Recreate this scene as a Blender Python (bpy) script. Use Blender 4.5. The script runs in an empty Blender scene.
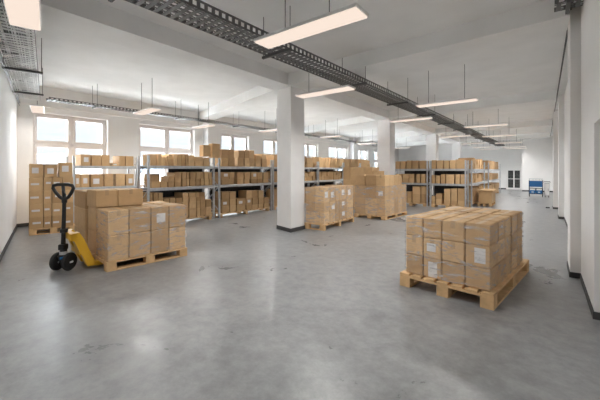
import bpy, bmesh, math, random
from mathutils import Vector, Matrix
random.seed(11)
S = bpy.context.scene
COL = S.collection
R = math.radians

# ------------------------------------------------------------------ materials
def new_mat(name):
    m = bpy.data.materials.new(name); m.use_nodes = True
    nt = m.node_tree; b = nt.nodes['Principled BSDF']
    return m, nt, b
def simple(name, col, rough=.6, metal=0., bump=0., bscale=40., var=0., vscale=3.):
    m, nt, b = new_mat(name)
    b.inputs['Base Color'].default_value = (*col, 1)
    b.inputs['Roughness'].default_value = rough
    b.inputs['Metallic'].default_value = metal
    tc = nt.nodes.new('ShaderNodeTexCoord')
    if bump:
        n = nt.nodes.new('ShaderNodeTexNoise'); n.inputs['Scale'].default_value = bscale; n.inputs['Detail'].default_value = 4
        nt.links.new(tc.outputs['Object'], n.inputs['Vector'])
        bp = nt.nodes.new('ShaderNodeBump'); bp.inputs['Strength'].default_value = bump; bp.inputs['Distance'].default_value = .01
        nt.links.new(n.outputs['Fac'], bp.inputs['Height']); nt.links.new(bp.outputs['Normal'], b.inputs['Normal'])
    if var:
        n = nt.nodes.new('ShaderNodeTexNoise'); n.inputs['Scale'].default_value = vscale; n.inputs['Detail'].default_value = 5
        nt.links.new(tc.outputs['Object'], n.inputs['Vector'])
        r = nt.nodes.new('ShaderNodeValToRGB')
        r.color_ramp.elements[0].position = .3; r.color_ramp.elements[1].position = .7
        r.color_ramp.elements[0].color = (*[c * (1 - var) for c in col], 1)
        r.color_ramp.elements[1].color = (*[min(1, c * (1 + var)) for c in col], 1)
        nt.links.new(n.outputs['Fac'], r.inputs['Fac']); nt.links.new(r.outputs['Color'], b.inputs['Base Color'])
    return m

def cardboard():
    m, nt, b = new_mat('cardboard')
    b.inputs['Roughness'].default_value = .78
    N = nt.nodes.new; L = nt.links.new
    oi = N('ShaderNodeObjectInfo'); tc = N('ShaderNodeTexCoord')
    r = N('ShaderNodeValToRGB')
    e = r.color_ramp.elements
    e[0].position = 0; e[0].color = (.44, .275, .13, 1); e[1].position = 1; e[1].color = (.63, .42, .22, 1)
    L(oi.outputs['Random'], r.inputs['Fac'])
    n = N('ShaderNodeTexNoise'); n.inputs['Scale'].default_value = 9; n.inputs['Detail'].default_value = 6
    L(tc.outputs['Object'], n.inputs['Vector'])
    mp = N('ShaderNodeMapRange'); mp.inputs['To Min'].default_value = .86; mp.inputs['To Max'].default_value = 1.12
    L(n.outputs['Fac'], mp.inputs['Value'])
    mx = N('ShaderNodeMix'); mx.data_type = 'RGBA'; mx.blend_type = 'MULTIPLY'; mx.inputs[0].default_value = 1
    L(r.outputs['Color'], mx.inputs[6]); L(mp.outputs['Result'], mx.inputs[7])
    L(mx.outputs[2], b.inputs['Base Color'])
    w = N('ShaderNodeTexWave'); w.inputs['Scale'].default_value = 45; w.inputs['Distortion'].default_value = .6
    L(tc.outputs['Object'], w.inputs['Vector'])
    bp = N('ShaderNodeBump'); bp.inputs['Strength'].default_value = .06; bp.inputs['Distance'].default_value = .003
    L(w.outputs['Fac'], bp.inputs['Height']); L(bp.outputs['Normal'], b.inputs['Normal'])
    return m

def concrete():
    m, nt, b = new_mat('polished_concrete')
    N = nt.nodes.new; L = nt.links.new
    tc = N('ShaderNodeTexCoord')
    n1 = N('ShaderNodeTexNoise'); n1.inputs['Scale'].default_value = .9; n1.inputs['Detail'].default_value = 9; n1.inputs['Roughness'].default_value = .62
    n2 = N('ShaderNodeTexNoise'); n2.inputs['Scale'].default_value = 6.5; n2.inputs['Detail'].default_value = 8; n2.inputs['Roughness'].default_value = .75
    n1.inputs['Distortion'].default_value = .8
    for n in (n1, n2): L(tc.outputs['Object'], n.inputs['Vector'])
    r = N('ShaderNodeValToRGB'); e = r.color_ramp.elements
    e[0].position = .33; e[0].color = (.145, .15, .152, 1); e[1].position = .63; e[1].color = (.325, .33, .33, 1)
    mm = N('ShaderNodeMath'); mm.operation = 'MULTIPLY_ADD'; mm.inputs[1].default_value = .5
    ms = N('ShaderNodeMath'); ms.operation = 'MULTIPLY'; ms.inputs[1].default_value = .5
    L(n1.outputs['Fac'], ms.inputs[0]); L(n2.outputs['Fac'], mm.inputs[0]); L(ms.outputs[0], mm.inputs[2])
    L(mm.outputs[0], r.inputs['Fac']); L(r.outputs['Color'], b.inputs['Base Color'])
    mr = N('ShaderNodeMapRange'); mr.inputs['From Min'].default_value = .3; mr.inputs['From Max'].default_value = .7
    mr.inputs['To Min'].default_value = .25; mr.inputs['To Max'].default_value = .42
    L(n1.outputs['Fac'], mr.inputs['Value']); L(mr.outputs['Result'], b.inputs['Roughness'])
    bp = N('ShaderNodeBump'); bp.inputs['Strength'].default_value = .05; bp.inputs['Distance'].default_value = .005
    L(n2.outputs['Fac'], bp.inputs['Height']); L(bp.outputs['Normal'], b.inputs['Normal'])
    return m

def stretch():
    m, nt, b = new_mat('stretch_film')
    N = nt.nodes.new; L = nt.links.new
    b.inputs['Base Color'].default_value = (.95, .94, .93, 1); b.inputs['Roughness'].default_value = .3
    tc = N('ShaderNodeTexCoord'); mp = N('ShaderNodeMapping'); mp.inputs['Scale'].default_value = (1.5, 1.5, 6.5)
    mp.inputs['Rotation'].default_value = (R(6), R(4), 0)
    n = N('ShaderNodeTexNoise'); n.inputs['Scale'].default_value = 2.2; n.inputs['Detail'].default_value = 7; n.inputs['Roughness'].default_value = .7; n.inputs['Distortion'].default_value = 1.2
    L(tc.outputs['Object'], mp.inputs['Vector']); L(mp.outputs['Vector'], n.inputs['Vector'])
    r = N('ShaderNodeMapRange'); r.inputs['From Min'].default_value = .5; r.inputs['From Max'].default_value = .74
    r.inputs['To Min'].default_value = .05; r.inputs['To Max'].default_value = .7
    L(n.outputs['Fac'], r.inputs['Value'])
    L(r.outputs['Result'], b.inputs['Alpha'])
    return m

def emitter(name, col, s):
    m = bpy.data.materials.new(name); m.use_nodes = True; nt = m.node_tree; nt.nodes.clear()
    e = nt.nodes.new('ShaderNodeEmission'); o = nt.nodes.new('ShaderNodeOutputMaterial')
    e.inputs['Color'].default_value = (*col, 1); e.inputs['Strength'].default_value = s
    nt.links.new(e.outputs[0], o.inputs[0]); return m

def glass():
    m = bpy.data.materials.new('window_glass'); m.use_nodes = True; nt = m.node_tree; nt.nodes.clear()
    t = nt.nodes.new('ShaderNodeBsdfTransparent'); g = nt.nodes.new('ShaderNodeBsdfGlossy'); g.inputs['Roughness'].default_value = .03
    t.inputs['Color'].default_value = (.97, .985, 1, 1)
    mx = nt.nodes.new('ShaderNodeMixShader'); mx.inputs[0].default_value = .05; o = nt.nodes.new('ShaderNodeOutputMaterial')
    nt.links.new(t.outputs[0], mx.inputs[1]); nt.links.new(g.outputs[0], mx.inputs[2]); nt.links.new(mx.outputs[0], o.inputs[0])
    return m

M = dict(
    card=cardboard(), floor=concrete(), film=stretch(), glass=glass(),
    wall=simple('white_plaster', (.78, .775, .765), .85, bump=.12, bscale=30, var=.03, vscale=1.2),
    ceil=simple('painted_concrete_ceiling', (.79, .79, .785), .9, bump=.25, bscale=14, var=.045, vscale=1.5),
    col=simple('pillar_paint', (.77, .76, .75), .8, bump=.1, bscale=25, var=.025),
    base=simple('dark_baseboard', (.05, .05, .052), .6),
    frame=simple('white_window_frame', (.72, .68, .66), .45),
    wood=simple('pallet_pine', (.62, .405, .205), .75, bump=.3, bscale=35, var=.16, vscale=7),
    tape=simple('packing_tape', (.47, .315, .165), .5),
    paper=simple('label_paper', (.68, .67, .66), .6, var=.06, vscale=25),
    steel=simple('galvanised_steel', (.47, .49, .51), .42, .55, var=.12, vscale=12),
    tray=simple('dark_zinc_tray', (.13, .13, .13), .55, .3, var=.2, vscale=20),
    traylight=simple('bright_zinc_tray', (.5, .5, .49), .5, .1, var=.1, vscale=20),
    panel=simple('dark_gap_backing', (.045, .047, .05), .7, var=.3, vscale=14),  # for the added sheets that keep rack gaps dark
    black=simple('black_plastic', (.012, .012, .013), .4),
    rubber=simple('black_rubber', (.015, .015, .015), .6),
    yellow=simple('yellow_enamel', (.72, .40, .02), .38),
    blue=simple('blue_enamel', (.012, .10, .27), .5),
    bluebin=simple('blue_plastic', (.015, .13, .33), .5),
    grey=simple('grey_enamel', (.42, .43, .44), .5),
    white=simple('white_enamel', (.78, .77, .76), .5),
    housing=simple('lamp_housing', (.75, .75, .74), .4, .3),
    rod=simple('steel_rod', (.12, .12, .12), .5, .5),
    cable=simple('grey_cable', (.30, .30, .30), .6),
    duct=simple('white_trunking', (.80, .78, .76), .5),
    dark=simple('dark_door_glass', (.055, .06, .062), .25, var=.5, vscale=9),
    hub=simple('wheel_hub', (.55, .55, .55), .4, .5),
    hill=simple('haze_tinted_hill', (.035, .055, .08), 1.),  # distance haze is mixed into this blue base colour
    ground=simple('pale_ground', (.72, .74, .74), 1., var=.2, vscale=.02),
    house=simple('pale_house_wall', (.72, .72, .72), .9), roof=simple('house_roof', (.30, .36, .42), .9),
    lamp=emitter('lamp_diffuser', (1., .83, .71), .47),
)

# ------------------------------------------------------------------ mesh helpers
def finish(name, bm, mat, parent=None, loc=(0, 0, 0), rz=0., smooth=False):
    me = bpy.data.meshes.new(name); bm.normal_update(); bm.to_mesh(me); bm.free()
    for mm in (mat if isinstance(mat, (list, tuple)) else (mat,)): me.materials.append(mm)
    if smooth:
        for p in me.polygons: p.use_smooth = True
    o = bpy.data.objects.new(name, me); COL.objects.link(o)
    if parent: o.parent = parent
    o.location = loc; o.rotation_euler = (0, 0, rz)
    return o
def bx(bm, x0, x1, y0, y1, z0, z1, bev=0.):
    vs = [bm.verts.new((x, y, z)) for x in (x0, x1) for y in (y0, y1) for z in (z0, z1)]
    fs = [bm.faces.new([vs[i] for i in f]) for f in ((0, 1, 3, 2), (4, 6, 7, 5), (0, 4, 5, 1), (2, 3, 7, 6), (0, 2, 6, 4), (1, 5, 7, 3))]
    if bev:
        es = set(e for f in fs for e in f.edges)
        bmesh.ops.bevel(bm, geom=list(es), offset=bev, segments=1, affect='EDGES')
    return vs
def box_obj(name, b, mat, parent=None, bev=0., **k):
    bm = bmesh.new(); bx(bm, *b, bev=bev); return finish(name, bm, mat, parent, **k)
def tube(bm, a, b, r, n=10, r2=None):
    a = Vector(a); b = Vector(b); d = b - a; q = d.to_track_quat('Z', 'Y'); r2 = r if r2 is None else r2
    A = [bm.verts.new(a + q @ Vector((math.cos(t) * r, math.sin(t) * r, 0))) for t in [i * 2 * math.pi / n for i in range(n)]]
    B = [bm.verts.new(b + q @ Vector((math.cos(t) * r2, math.sin(t) * r2, 0))) for t in [i * 2 * math.pi / n for i in range(n)]]
    for i in range(n): bm.faces.new((A[i], A[(i + 1) % n], B[(i + 1) % n], B[i]))
    bm.faces.new(A[::-1]); bm.faces.new(B)
def path(bm, pts, r, n=8, closed=False):
    pts = [Vector(p) for p in pts]; rings = []; L = len(pts)
    for i, p in enumerate(pts):
        d = (pts[(i + 1) % L] if (closed or i < L - 1) else p) - (pts[i - 1] if (closed or i) else p)
        q = d.to_track_quat('Z', 'Y')
        rings.append([bm.verts.new(p + q @ Vector((math.cos(t) * r, math.sin(t) * r, 0))) for t in [k * 2 * math.pi / n for k in range(n)]])
    for i in range(L if closed else L - 1):
        A, B = rings[i], rings[(i + 1) % L]
        off = min(range(n), key=lambda o: sum((A[k].co - B[(k + o) % n].co).length for k in range(n)))
        for k in range(n): bm.faces.new((A[k], A[(k + 1) % n], B[(k + 1 + off) % n], B[(k + off) % n]))
    if not closed: bm.faces.new(rings[0][::-1]); bm.faces.new(rings[-1])
def prism(bm, poly, axis, a, b):
    """poly: 2-D outline; extruded along axis 'x','y' or 'z' from a to b"""
    def P(u, v, w): return {'x': (w, u, v), 'y': (u, w, v), 'z': (u, v, w)}[axis]
    A = [bm.verts.new(P(u, v, a)) for u, v in poly]; B = [bm.verts.new(P(u, v, b)) for u, v in poly]
    n = len(poly)
    for i in range(n): bm.faces.new((A[i], A[(i + 1) % n], B[(i + 1) % n], B[i]))
    bm.faces.new(A[::-1]); bm.faces.new(B)
    bmesh.ops.recalc_face_normals(bm, faces=bm.faces)
def empty(name, loc, label, cat, rz=0., group=None):
    o = bpy.data.objects.new(name, None); COL.objects.link(o); o.empty_display_size = .1
    o.location = loc; o.rotation_euler = (0, 0, rz)
    tag(o, label, cat, group); return o
def tag(o, label, cat, group=None, kind=None):
    o['label'] = label; o['category'] = cat
    if group: o['group'] = group
    if kind: o['kind'] = kind
    return o
def struct(o, label=None, cat=None):
    o['kind'] = 'structure'
    if label: o['label'] = label
    if cat: o['category'] = cat
    return o
BOXES = [
('W', -10.986, -10.536, 3.456, 3.694, 1.723, 2.05, 'tan cardboard box alone in first column, top shelf, leftmost window-side rack', 'boxes on the leftmost window-side rack', 1, '+X', 0),
('W', -10.978, -10.528, 3.736, 3.974, 1.723, 2.04, 'tan cardboard box alone in second column, top shelf, leftmost window-side rack', 'boxes on the leftmost window-side rack', 1, None, 0),
('W', -11.003, -10.553, 4.006, 4.224, 1.723, 2.05, 'tan cardboard box alone in third column, top shelf, leftmost window-side rack', 'boxes on the leftmost window-side rack', 1, None, 0),
('W', -10.974, -10.524, 4.296, 4.474, 1.723, 1.82, 'tan cardboard box alone in fourth column, top shelf, leftmost window-side rack', 'boxes on the leftmost window-side rack', 1, '+X', 0),
('W', -10.997, -10.547, 4.496, 4.664, 1.723, 2.04, 'tan cardboard box alone in fifth column, top shelf, leftmost window-side rack', 'boxes on the leftmost window-side rack', 1, None, 0),
('W', -10.988, -10.538, 4.686, 4.934, 1.723, 2.04, 'tan cardboard box alone in sixth column, top shelf, leftmost window-side rack', 'boxes on the leftmost window-side rack', 1, None, 0),
('W', -10.973, -10.523, 3.316, 3.444, 1.103, 1.49, 'tan cardboard box alone in first column, middle shelf, leftmost window-side rack', 'boxes on the leftmost window-side rack', 1, '+X', 0),
('W', -10.995, -10.545, 3.466, 3.674, 1.103, 1.48, 'tan cardboard box alone in second column, middle shelf, leftmost window-side rack', 'boxes on the leftmost window-side rack', 1, '+X', 0),
('W', -10.972, -10.522, 3.706, 4.034, 1.103, 1.48, 'tan cardboard box alone in third column, middle shelf, leftmost window-side rack', 'boxes on the leftmost window-side rack', 1, '+X', 0),
('W', -10.992, -10.542, 4.076, 4.324, 1.103, 1.48, 'tan cardboard box alone in fourth column, middle shelf, leftmost window-side rack', 'boxes on the leftmost window-side rack', 1, None, 0),
('W', -10.973, -10.523, 4.386, 4.654, 1.103, 1.48, 'tan cardboard box alone in fifth column, middle shelf, leftmost window-side rack', 'boxes on the leftmost window-side rack', 1, None, 0),
('W', -10.975, -10.525, 4.696, 4.934, 1.103, 1.47, 'tan cardboard box alone in sixth column, middle shelf, leftmost window-side rack', 'boxes on the leftmost window-side rack', 1, '+X', 0),
('W', -9.093, -8.643, 4.506, 4.674, 1.723, 2.04, 'tan cardboard box alone in first column, top shelf, second window-side rack', 'boxes on the second window-side rack', 1, None, 0),
('W', -9.064, -8.614, 4.706, 4.804, 1.723, 2.05, 'tan cardboard box alone in second column, top shelf, second window-side rack', 'boxes on the second window-side rack', 1, None, 0),
('W', -9.057, -8.607, 4.826, 4.924, 1.723, 1.97, 'tan cardboard box alone in third column, top shelf, second window-side rack', 'boxes on the second window-side rack', 1, None, 0),
('W', -9.056, -8.606, 4.956, 5.004, 1.723, 2.0, 'tan cardboard box alone in fourth column, top shelf, second window-side rack', 'boxes on the second window-side rack', 1, None, 0),
('W', -9.065, -8.615, 5.036, 5.154, 1.723, 1.91, 'tan cardboard box, bottom of fifth column, top shelf, second window-side rack', 'boxes on the second window-side rack', 1, None, 0),
('W', -9.091, -8.641, 5.036, 5.154, 1.911, 2.06, 'tan cardboard box, top of fifth column, top shelf, second window-side rack', 'boxes on the second window-side rack', 1, None, 0),
('W', -9.059, -8.609, 5.186, 5.294, 1.723, 2.07, 'tan cardboard box alone in sixth column, top shelf, second window-side rack', 'boxes on the second window-side rack', 1, None, 0),
('W', -9.079, -8.629, 5.316, 5.424, 1.723, 2.07, 'tan cardboard box alone in seventh column, top shelf, second window-side rack', 'boxes on the second window-side rack', 1, None, 0),
('W', -9.082, -8.632, 5.446, 5.564, 1.723, 2.08, 'tan cardboard box alone in eighth column, top shelf, second window-side rack', 'boxes on the second window-side rack', 1, None, 0),
('W', -9.069, -8.619, 5.596, 5.674, 1.723, 2.08, 'tan cardboard box alone in ninth column, top shelf, second window-side rack', 'boxes on the second window-side rack', 1, None, 0),
('W', -9.077, -8.627, 5.696, 5.884, 1.723, 2.05, 'tan cardboard box alone in tenth column, top shelf, second window-side rack', 'boxes on the second window-side rack', 1, None, 0),
('W', -9.053, -8.603, 5.916, 6.174, 1.723, 1.88, 'tan cardboard box, bottom of eleventh column, top shelf, second window-side rack', 'boxes on the second window-side rack', 1, None, 0),
('W', -9.053, -8.603, 5.916, 6.174, 1.881, 2.01, 'tan cardboard box, top of eleventh column, top shelf, second window-side rack', 'boxes on the second window-side rack', 1, None, 0),
('W', -9.06, -8.61, 6.216, 6.444, 1.723, 1.87, 'tan cardboard box, bottom of twelfth column, top shelf, second window-side rack', 'boxes on the second window-side rack', 1, None, 0),
('W', -9.084, -8.634, 6.216, 6.444, 1.871, 2.0, 'tan cardboard box, top of twelfth column, top shelf, second window-side rack', 'boxes on the second window-side rack', 1, None, 0),
('W', -9.071, -8.621, 4.526, 4.764, 1.103, 1.28, 'tan cardboard box, bottom of first column, middle shelf, second window-side rack', 'boxes on the second window-side rack', 1, None, 0),
('W', -9.066, -8.616, 4.526, 4.764, 1.281, 1.49, 'tan cardboard box, top of first column, middle shelf, second window-side rack', 'boxes on the second window-side rack', 1, None, 0),
('W', -9.079, -8.629, 4.786, 4.984, 1.103, 1.28, 'tan cardboard box alone in second column, middle shelf, second window-side rack', 'boxes on the second window-side rack', 1, None, 0),
('W', -9.073, -8.623, 5.026, 5.204, 1.103, 1.27, 'tan cardboard box, bottom of third column, middle shelf, second window-side rack', 'boxes on the second window-side rack', 1, None, 0),
('W', -9.065, -8.615, 5.026, 5.204, 1.271, 1.42, 'tan cardboard box, top of third column, middle shelf, second window-side rack', 'boxes on the second window-side rack', 1, None, 0),
('W', -9.09, -8.64, 5.236, 5.434, 1.103, 1.25, 'tan cardboard box, bottom of fourth column, middle shelf, second window-side rack', 'boxes on the second window-side rack', 1, None, 0),
('W', -9.085, -8.635, 5.236, 5.434, 1.251, 1.53, 'tan cardboard box, top of fourth column, middle shelf, second window-side rack', 'boxes on the second window-side rack', 1, None, 0),
('W', -9.062, -8.612, 5.466, 5.604, 1.103, 1.33, 'tan cardboard box, bottom of fifth column, middle shelf, second window-side rack', 'boxes on the second window-side rack', 1, None, 0),
('W', -9.079, -8.629, 5.466, 5.604, 1.331, 1.54, 'tan cardboard box, top of fifth column, middle shelf, second window-side rack', 'boxes on the second window-side rack', 1, None, 0),
('W', -9.076, -8.626, 5.626, 5.704, 1.103, 1.33, 'tan cardboard box, bottom of sixth column, middle shelf, second window-side rack', 'boxes on the second window-side rack', 1, None, 0),
('W', -9.094, -8.644, 5.626, 5.704, 1.331, 1.54, 'tan cardboard box, top of sixth column, middle shelf, second window-side rack', 'boxes on the second window-side rack', 1, None, 0),
('W', -9.086, -8.636, 5.736, 5.914, 1.103, 1.32, 'tan cardboard box, bottom of seventh column, middle shelf, second window-side rack', 'boxes on the second window-side rack', 1, None, 0),
('W', -9.064, -8.614, 5.736, 5.914, 1.321, 1.54, 'tan cardboard box, top of seventh column, middle shelf, second window-side rack', 'boxes on the second window-side rack', 1, None, 0),
('W', -9.099, -8.649, 5.946, 6.094, 1.103, 1.32, 'tan cardboard box, bottom of eighth column, middle shelf, second window-side rack', 'boxes on the second window-side rack', 1, None, 0),
('W', -9.056, -8.606, 5.946, 6.094, 1.321, 1.54, 'tan cardboard box, top of eighth column, middle shelf, second window-side rack', 'boxes on the second window-side rack', 1, None, 0),
('W', -9.071, -8.621, 6.116, 6.234, 1.103, 1.32, 'tan cardboard box, bottom of ninth column, middle shelf, second window-side rack', 'boxes on the second window-side rack', 1, None, 0),
('W', -9.088, -8.638, 6.116, 6.234, 1.321, 1.54, 'tan cardboard box, top of ninth column, middle shelf, second window-side rack', 'boxes on the second window-side rack', 1, None, 0),
('W', -9.058, -8.608, 6.256, 6.404, 1.103, 1.31, 'tan cardboard box, bottom of tenth column, middle shelf, second window-side rack', 'boxes on the second window-side rack', 1, None, 0),
('W', -9.074, -8.624, 6.256, 6.404, 1.311, 1.54, 'tan cardboard box, top of tenth column, middle shelf, second window-side rack', 'boxes on the second window-side rack', 1, None, 0),
('W', -9.052, -8.602, 6.426, 6.544, 1.103, 1.31, 'tan cardboard box, bottom of eleventh column, middle shelf, second window-side rack', 'boxes on the second window-side rack', 1, None, 0),
('W', -9.083, -8.633, 6.426, 6.544, 1.311, 1.53, 'tan cardboard box, top of eleventh column, middle shelf, second window-side rack', 'boxes on the second window-side rack', 1, None, 0),
('W', -9.088, -8.638, 4.496, 4.564, 0.151, 0.55, 'tan cardboard box, bottom of first column, floor level, second window-side rack', 'boxes on the second window-side rack', 1, None, 0),
('W', -9.079, -8.629, 4.496, 4.564, 0.551, 0.77, 'tan cardboard box, middle of first column, floor level, second window-side rack', 'boxes on the second window-side rack', 1, None, 0),
('W', -9.094, -8.644, 4.496, 4.564, 0.771, 0.97, 'tan cardboard box, top of first column, floor level, second window-side rack', 'boxes on the second window-side rack', 1, None, 0),
('W', -9.066, -8.616, 4.586, 4.714, 0.151, 0.54, 'tan cardboard box, bottom of second column, floor level, second window-side rack', 'boxes on the second window-side rack', 1, None, 0),
('W', -9.085, -8.635, 4.586, 4.714, 0.541, 0.65, 'tan cardboard box, middle of second column, floor level, second window-side rack', 'boxes on the second window-side rack', 1, '+X', 0),
('W', -9.08, -8.63, 4.586, 4.714, 0.651, 0.96, 'tan cardboard box, top of second column, floor level, second window-side rack', 'boxes on the second window-side rack', 1, None, 0),
('W', -9.079, -8.629, 4.736, 4.864, 0.151, 0.53, 'tan cardboard box, bottom of third column, floor level, second window-side rack', 'boxes on the second window-side rack', 1, None, 0),
('W', -9.073, -8.623, 4.736, 4.864, 0.531, 0.64, 'tan cardboard box, middle of third column, floor level, second window-side rack', 'boxes on the second window-side rack', 1, None, 0),
('W', -9.092, -8.642, 4.736, 4.864, 0.641, 0.95, 'tan cardboard box, top of third column, floor level, second window-side rack', 'boxes on the second window-side rack', 1, None, 0),
('W', -9.097, -8.647, 4.896, 5.054, 0.151, 0.51, 'tan cardboard box, bottom of fourth column, floor level, second window-side rack', 'boxes on the second window-side rack', 1, None, 0),
('W', -9.074, -8.624, 4.896, 5.054, 0.511, 0.63, 'tan cardboard box, middle of fourth column, floor level, second window-side rack', 'boxes on the second window-side rack', 1, None, 0),
('W', -9.083, -8.633, 4.896, 5.054, 0.631, 0.77, 'tan cardboard box, top of fourth column, floor level, second window-side rack', 'boxes on the second window-side rack', 1, None, 0),
('W', -9.053, -8.603, 5.076, 5.244, 0.151, 0.49, 'tan cardboard box, bottom of fifth column, floor level, second window-side rack', 'boxes on the second window-side rack', 1, None, 0),
('W', -9.085, -8.635, 5.076, 5.244, 0.491, 0.64, 'tan cardboard box, middle of fifth column, floor level, second window-side rack', 'boxes on the second window-side rack', 1, None, 0),
('W', -9.082, -8.632, 5.076, 5.244, 0.641, 0.78, 'tan cardboard box, top of fifth column, floor level, second window-side rack', 'boxes on the second window-side rack', 1, None, 0),
('W', -9.1, -8.65, 5.266, 5.454, 0.151, 0.47, 'tan cardboard box, bottom of sixth column, floor level, second window-side rack', 'boxes on the second window-side rack', 1, None, 0),
('W', -9.091, -8.641, 5.266, 5.454, 0.471, 0.62, 'tan cardboard box, middle of sixth column, floor level, second window-side rack', 'boxes on the second window-side rack', 1, None, 0),
('W', -9.064, -8.614, 5.266, 5.454, 0.621, 0.78, 'tan cardboard box, top of sixth column, floor level, second window-side rack', 'boxes on the second window-side rack', 1, None, 0),
('W', -9.069, -8.619, 5.476, 5.664, 0.151, 0.45, 'tan cardboard box, bottom of seventh column, floor level, second window-side rack', 'boxes on the second window-side rack', 1, None, 0),
('W', -9.083, -8.633, 5.476, 5.664, 0.451, 0.64, 'tan cardboard box, lower middle of seventh column, floor level, second window-side rack', 'boxes on the second window-side rack', 1, None, 0),
('W', -9.051, -8.601, 5.476, 5.664, 0.641, 0.79, 'tan cardboard box, upper middle of seventh column, floor level, second window-side rack', 'boxes on the second window-side rack', 1, None, 0),
('W', -9.073, -8.623, 5.476, 5.664, 0.791, 0.91, 'tan cardboard box, top of seventh column, floor level, second window-side rack', 'boxes on the second window-side rack', 1, None, 0),
('W', -9.058, -8.608, 5.696, 5.934, 0.151, 0.41, 'tan cardboard box, bottom of eighth column, floor level, second window-side rack', 'boxes on the second window-side rack', 1, None, 0),
('W', -9.056, -8.606, 5.696, 5.934, 0.411, 0.65, 'tan cardboard box, lower middle of eighth column, floor level, second window-side rack', 'boxes on the second window-side rack', 1, None, 0),
('W', -9.053, -8.603, 5.696, 5.934, 0.651, 0.77, 'tan cardboard box, upper middle of eighth column, floor level, second window-side rack', 'boxes on the second window-side rack', 1, None, 0),
('W', -9.088, -8.638, 5.696, 5.934, 0.771, 0.9, 'tan cardboard box, top of eighth column, floor level, second window-side rack', 'boxes on the second window-side rack', 1, None, 0),
('W', -9.056, -8.606, 5.966, 6.084, 0.151, 0.41, 'tan cardboard box, bottom of ninth column, floor level, second window-side rack', 'boxes on the second window-side rack', 1, None, 0),
('W', -9.062, -8.612, 5.966, 6.084, 0.411, 0.63, 'tan cardboard box, lower middle of ninth column, floor level, second window-side rack', 'boxes on the second window-side rack', 1, None, 0),
('W', -9.07, -8.62, 5.966, 6.084, 0.631, 0.76, 'tan cardboard box, upper middle of ninth column, floor level, second window-side rack', 'boxes on the second window-side rack', 1, None, 0),
('W', -9.094, -8.644, 5.966, 6.084, 0.761, 0.9, 'tan cardboard box, top of ninth column, floor level, second window-side rack', 'boxes on the second window-side rack', 1, None, 0),
('W', -9.054, -8.604, 6.106, 6.284, 0.151, 0.4, 'tan cardboard box, bottom of tenth column, floor level, second window-side rack', 'boxes on the second window-side rack', 1, None, 0),
('W', -9.072, -8.622, 6.106, 6.284, 0.401, 0.62, 'tan cardboard box, lower middle of tenth column, floor level, second window-side rack', 'boxes on the second window-side rack', 1, None, 0),
('W', -9.077, -8.627, 6.106, 6.284, 0.621, 0.76, 'tan cardboard box, upper middle of tenth column, floor level, second window-side rack', 'boxes on the second window-side rack', 1, None, 0),
('W', -9.094, -8.644, 6.106, 6.284, 0.761, 0.89, 'tan cardboard box, top of tenth column, floor level, second window-side rack', 'boxes on the second window-side rack', 1, None, 0),
('W', -9.091, -8.641, 6.326, 6.534, 0.151, 0.41, 'tan cardboard box, bottom of eleventh column, floor level, second window-side rack', 'boxes on the second window-side rack', 1, None, 0),
('W', -9.093, -8.643, 6.326, 6.534, 0.411, 0.64, 'tan cardboard box, top of eleventh column, floor level, second window-side rack', 'boxes on the second window-side rack', 1, None, 0),
('W', -9.064, -8.614, 6.936, 7.194, 1.723, 2.01, 'tan cardboard box, bottom of first column, top shelf, third window-side rack', 'boxes on the third window-side rack', 1, None, 0),
('W', -9.071, -8.621, 6.936, 7.194, 2.011, 2.3, 'tan cardboard box, top of first column, top shelf, third window-side rack', 'boxes on the third window-side rack', 1, None, 0),
('W', -9.068, -8.618, 7.236, 7.504, 1.723, 2.02, 'tan cardboard box, bottom of second column, top shelf, third window-side rack', 'boxes on the third window-side rack', 1, None, 0),
('W', -9.094, -8.644, 7.236, 7.504, 2.021, 2.31, 'tan cardboard box, top of second column, top shelf, third window-side rack', 'boxes on the third window-side rack', 1, None, 0),
('W', -9.098, -8.648, 7.676, 7.934, 1.723, 2.03, 'tan cardboard box, bottom of third column, top shelf, third window-side rack', 'boxes on the third window-side rack', 1, None, 0),
('W', -9.058, -8.608, 7.676, 7.934, 2.031, 2.3, 'tan cardboard box, top of third column, top shelf, third window-side rack', 'boxes on the third window-side rack', 1, None, 0),
('W', -9.059, -8.609, 7.966, 8.194, 1.723, 2.04, 'tan cardboard box, bottom of fourth column, top shelf, third window-side rack', 'boxes on the third window-side rack', 1, None, 0),
('W', -9.062, -8.612, 7.966, 8.194, 2.041, 2.32, 'tan cardboard box, top of fourth column, top shelf, third window-side rack', 'boxes on the third window-side rack', 1, None, 0),
('W', -9.062, -8.612, 8.216, 8.454, 1.723, 2.04, 'tan cardboard box, bottom of fifth column, top shelf, third window-side rack', 'boxes on the third window-side rack', 1, None, 0),
('W', -9.074, -8.624, 8.216, 8.454, 2.041, 2.33, 'tan cardboard box, top of fifth column, top shelf, third window-side rack', 'boxes on the third window-side rack', 1, None, 0),
('W', -9.079, -8.629, 8.526, 8.804, 1.723, 2.02, 'tan cardboard box, bottom of sixth column, top shelf, third window-side rack', 'boxes on the third window-side rack', 1, None, 0),
('W', -9.063, -8.613, 8.526, 8.804, 2.021, 2.16, 'tan cardboard box, top of sixth column, top shelf, third window-side rack', 'boxes on the third window-side rack', 1, None, 0),
('W', -9.05, -8.6, 8.846, 9.114, 1.723, 2.03, 'tan cardboard box, bottom of seventh column, top shelf, third window-side rack', 'boxes on the third window-side rack', 1, None, 0),
('W', -9.071, -8.621, 8.846, 9.114, 2.031, 2.21, 'tan cardboard box, top of seventh column, top shelf, third window-side rack', 'boxes on the third window-side rack', 1, None, 0),
('W', -9.068, -8.618, 6.936, 7.254, 1.103, 1.29, 'tan cardboard box, bottom of first column, middle shelf, third window-side rack', 'boxes on the third window-side rack', 1, None, 0),
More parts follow.
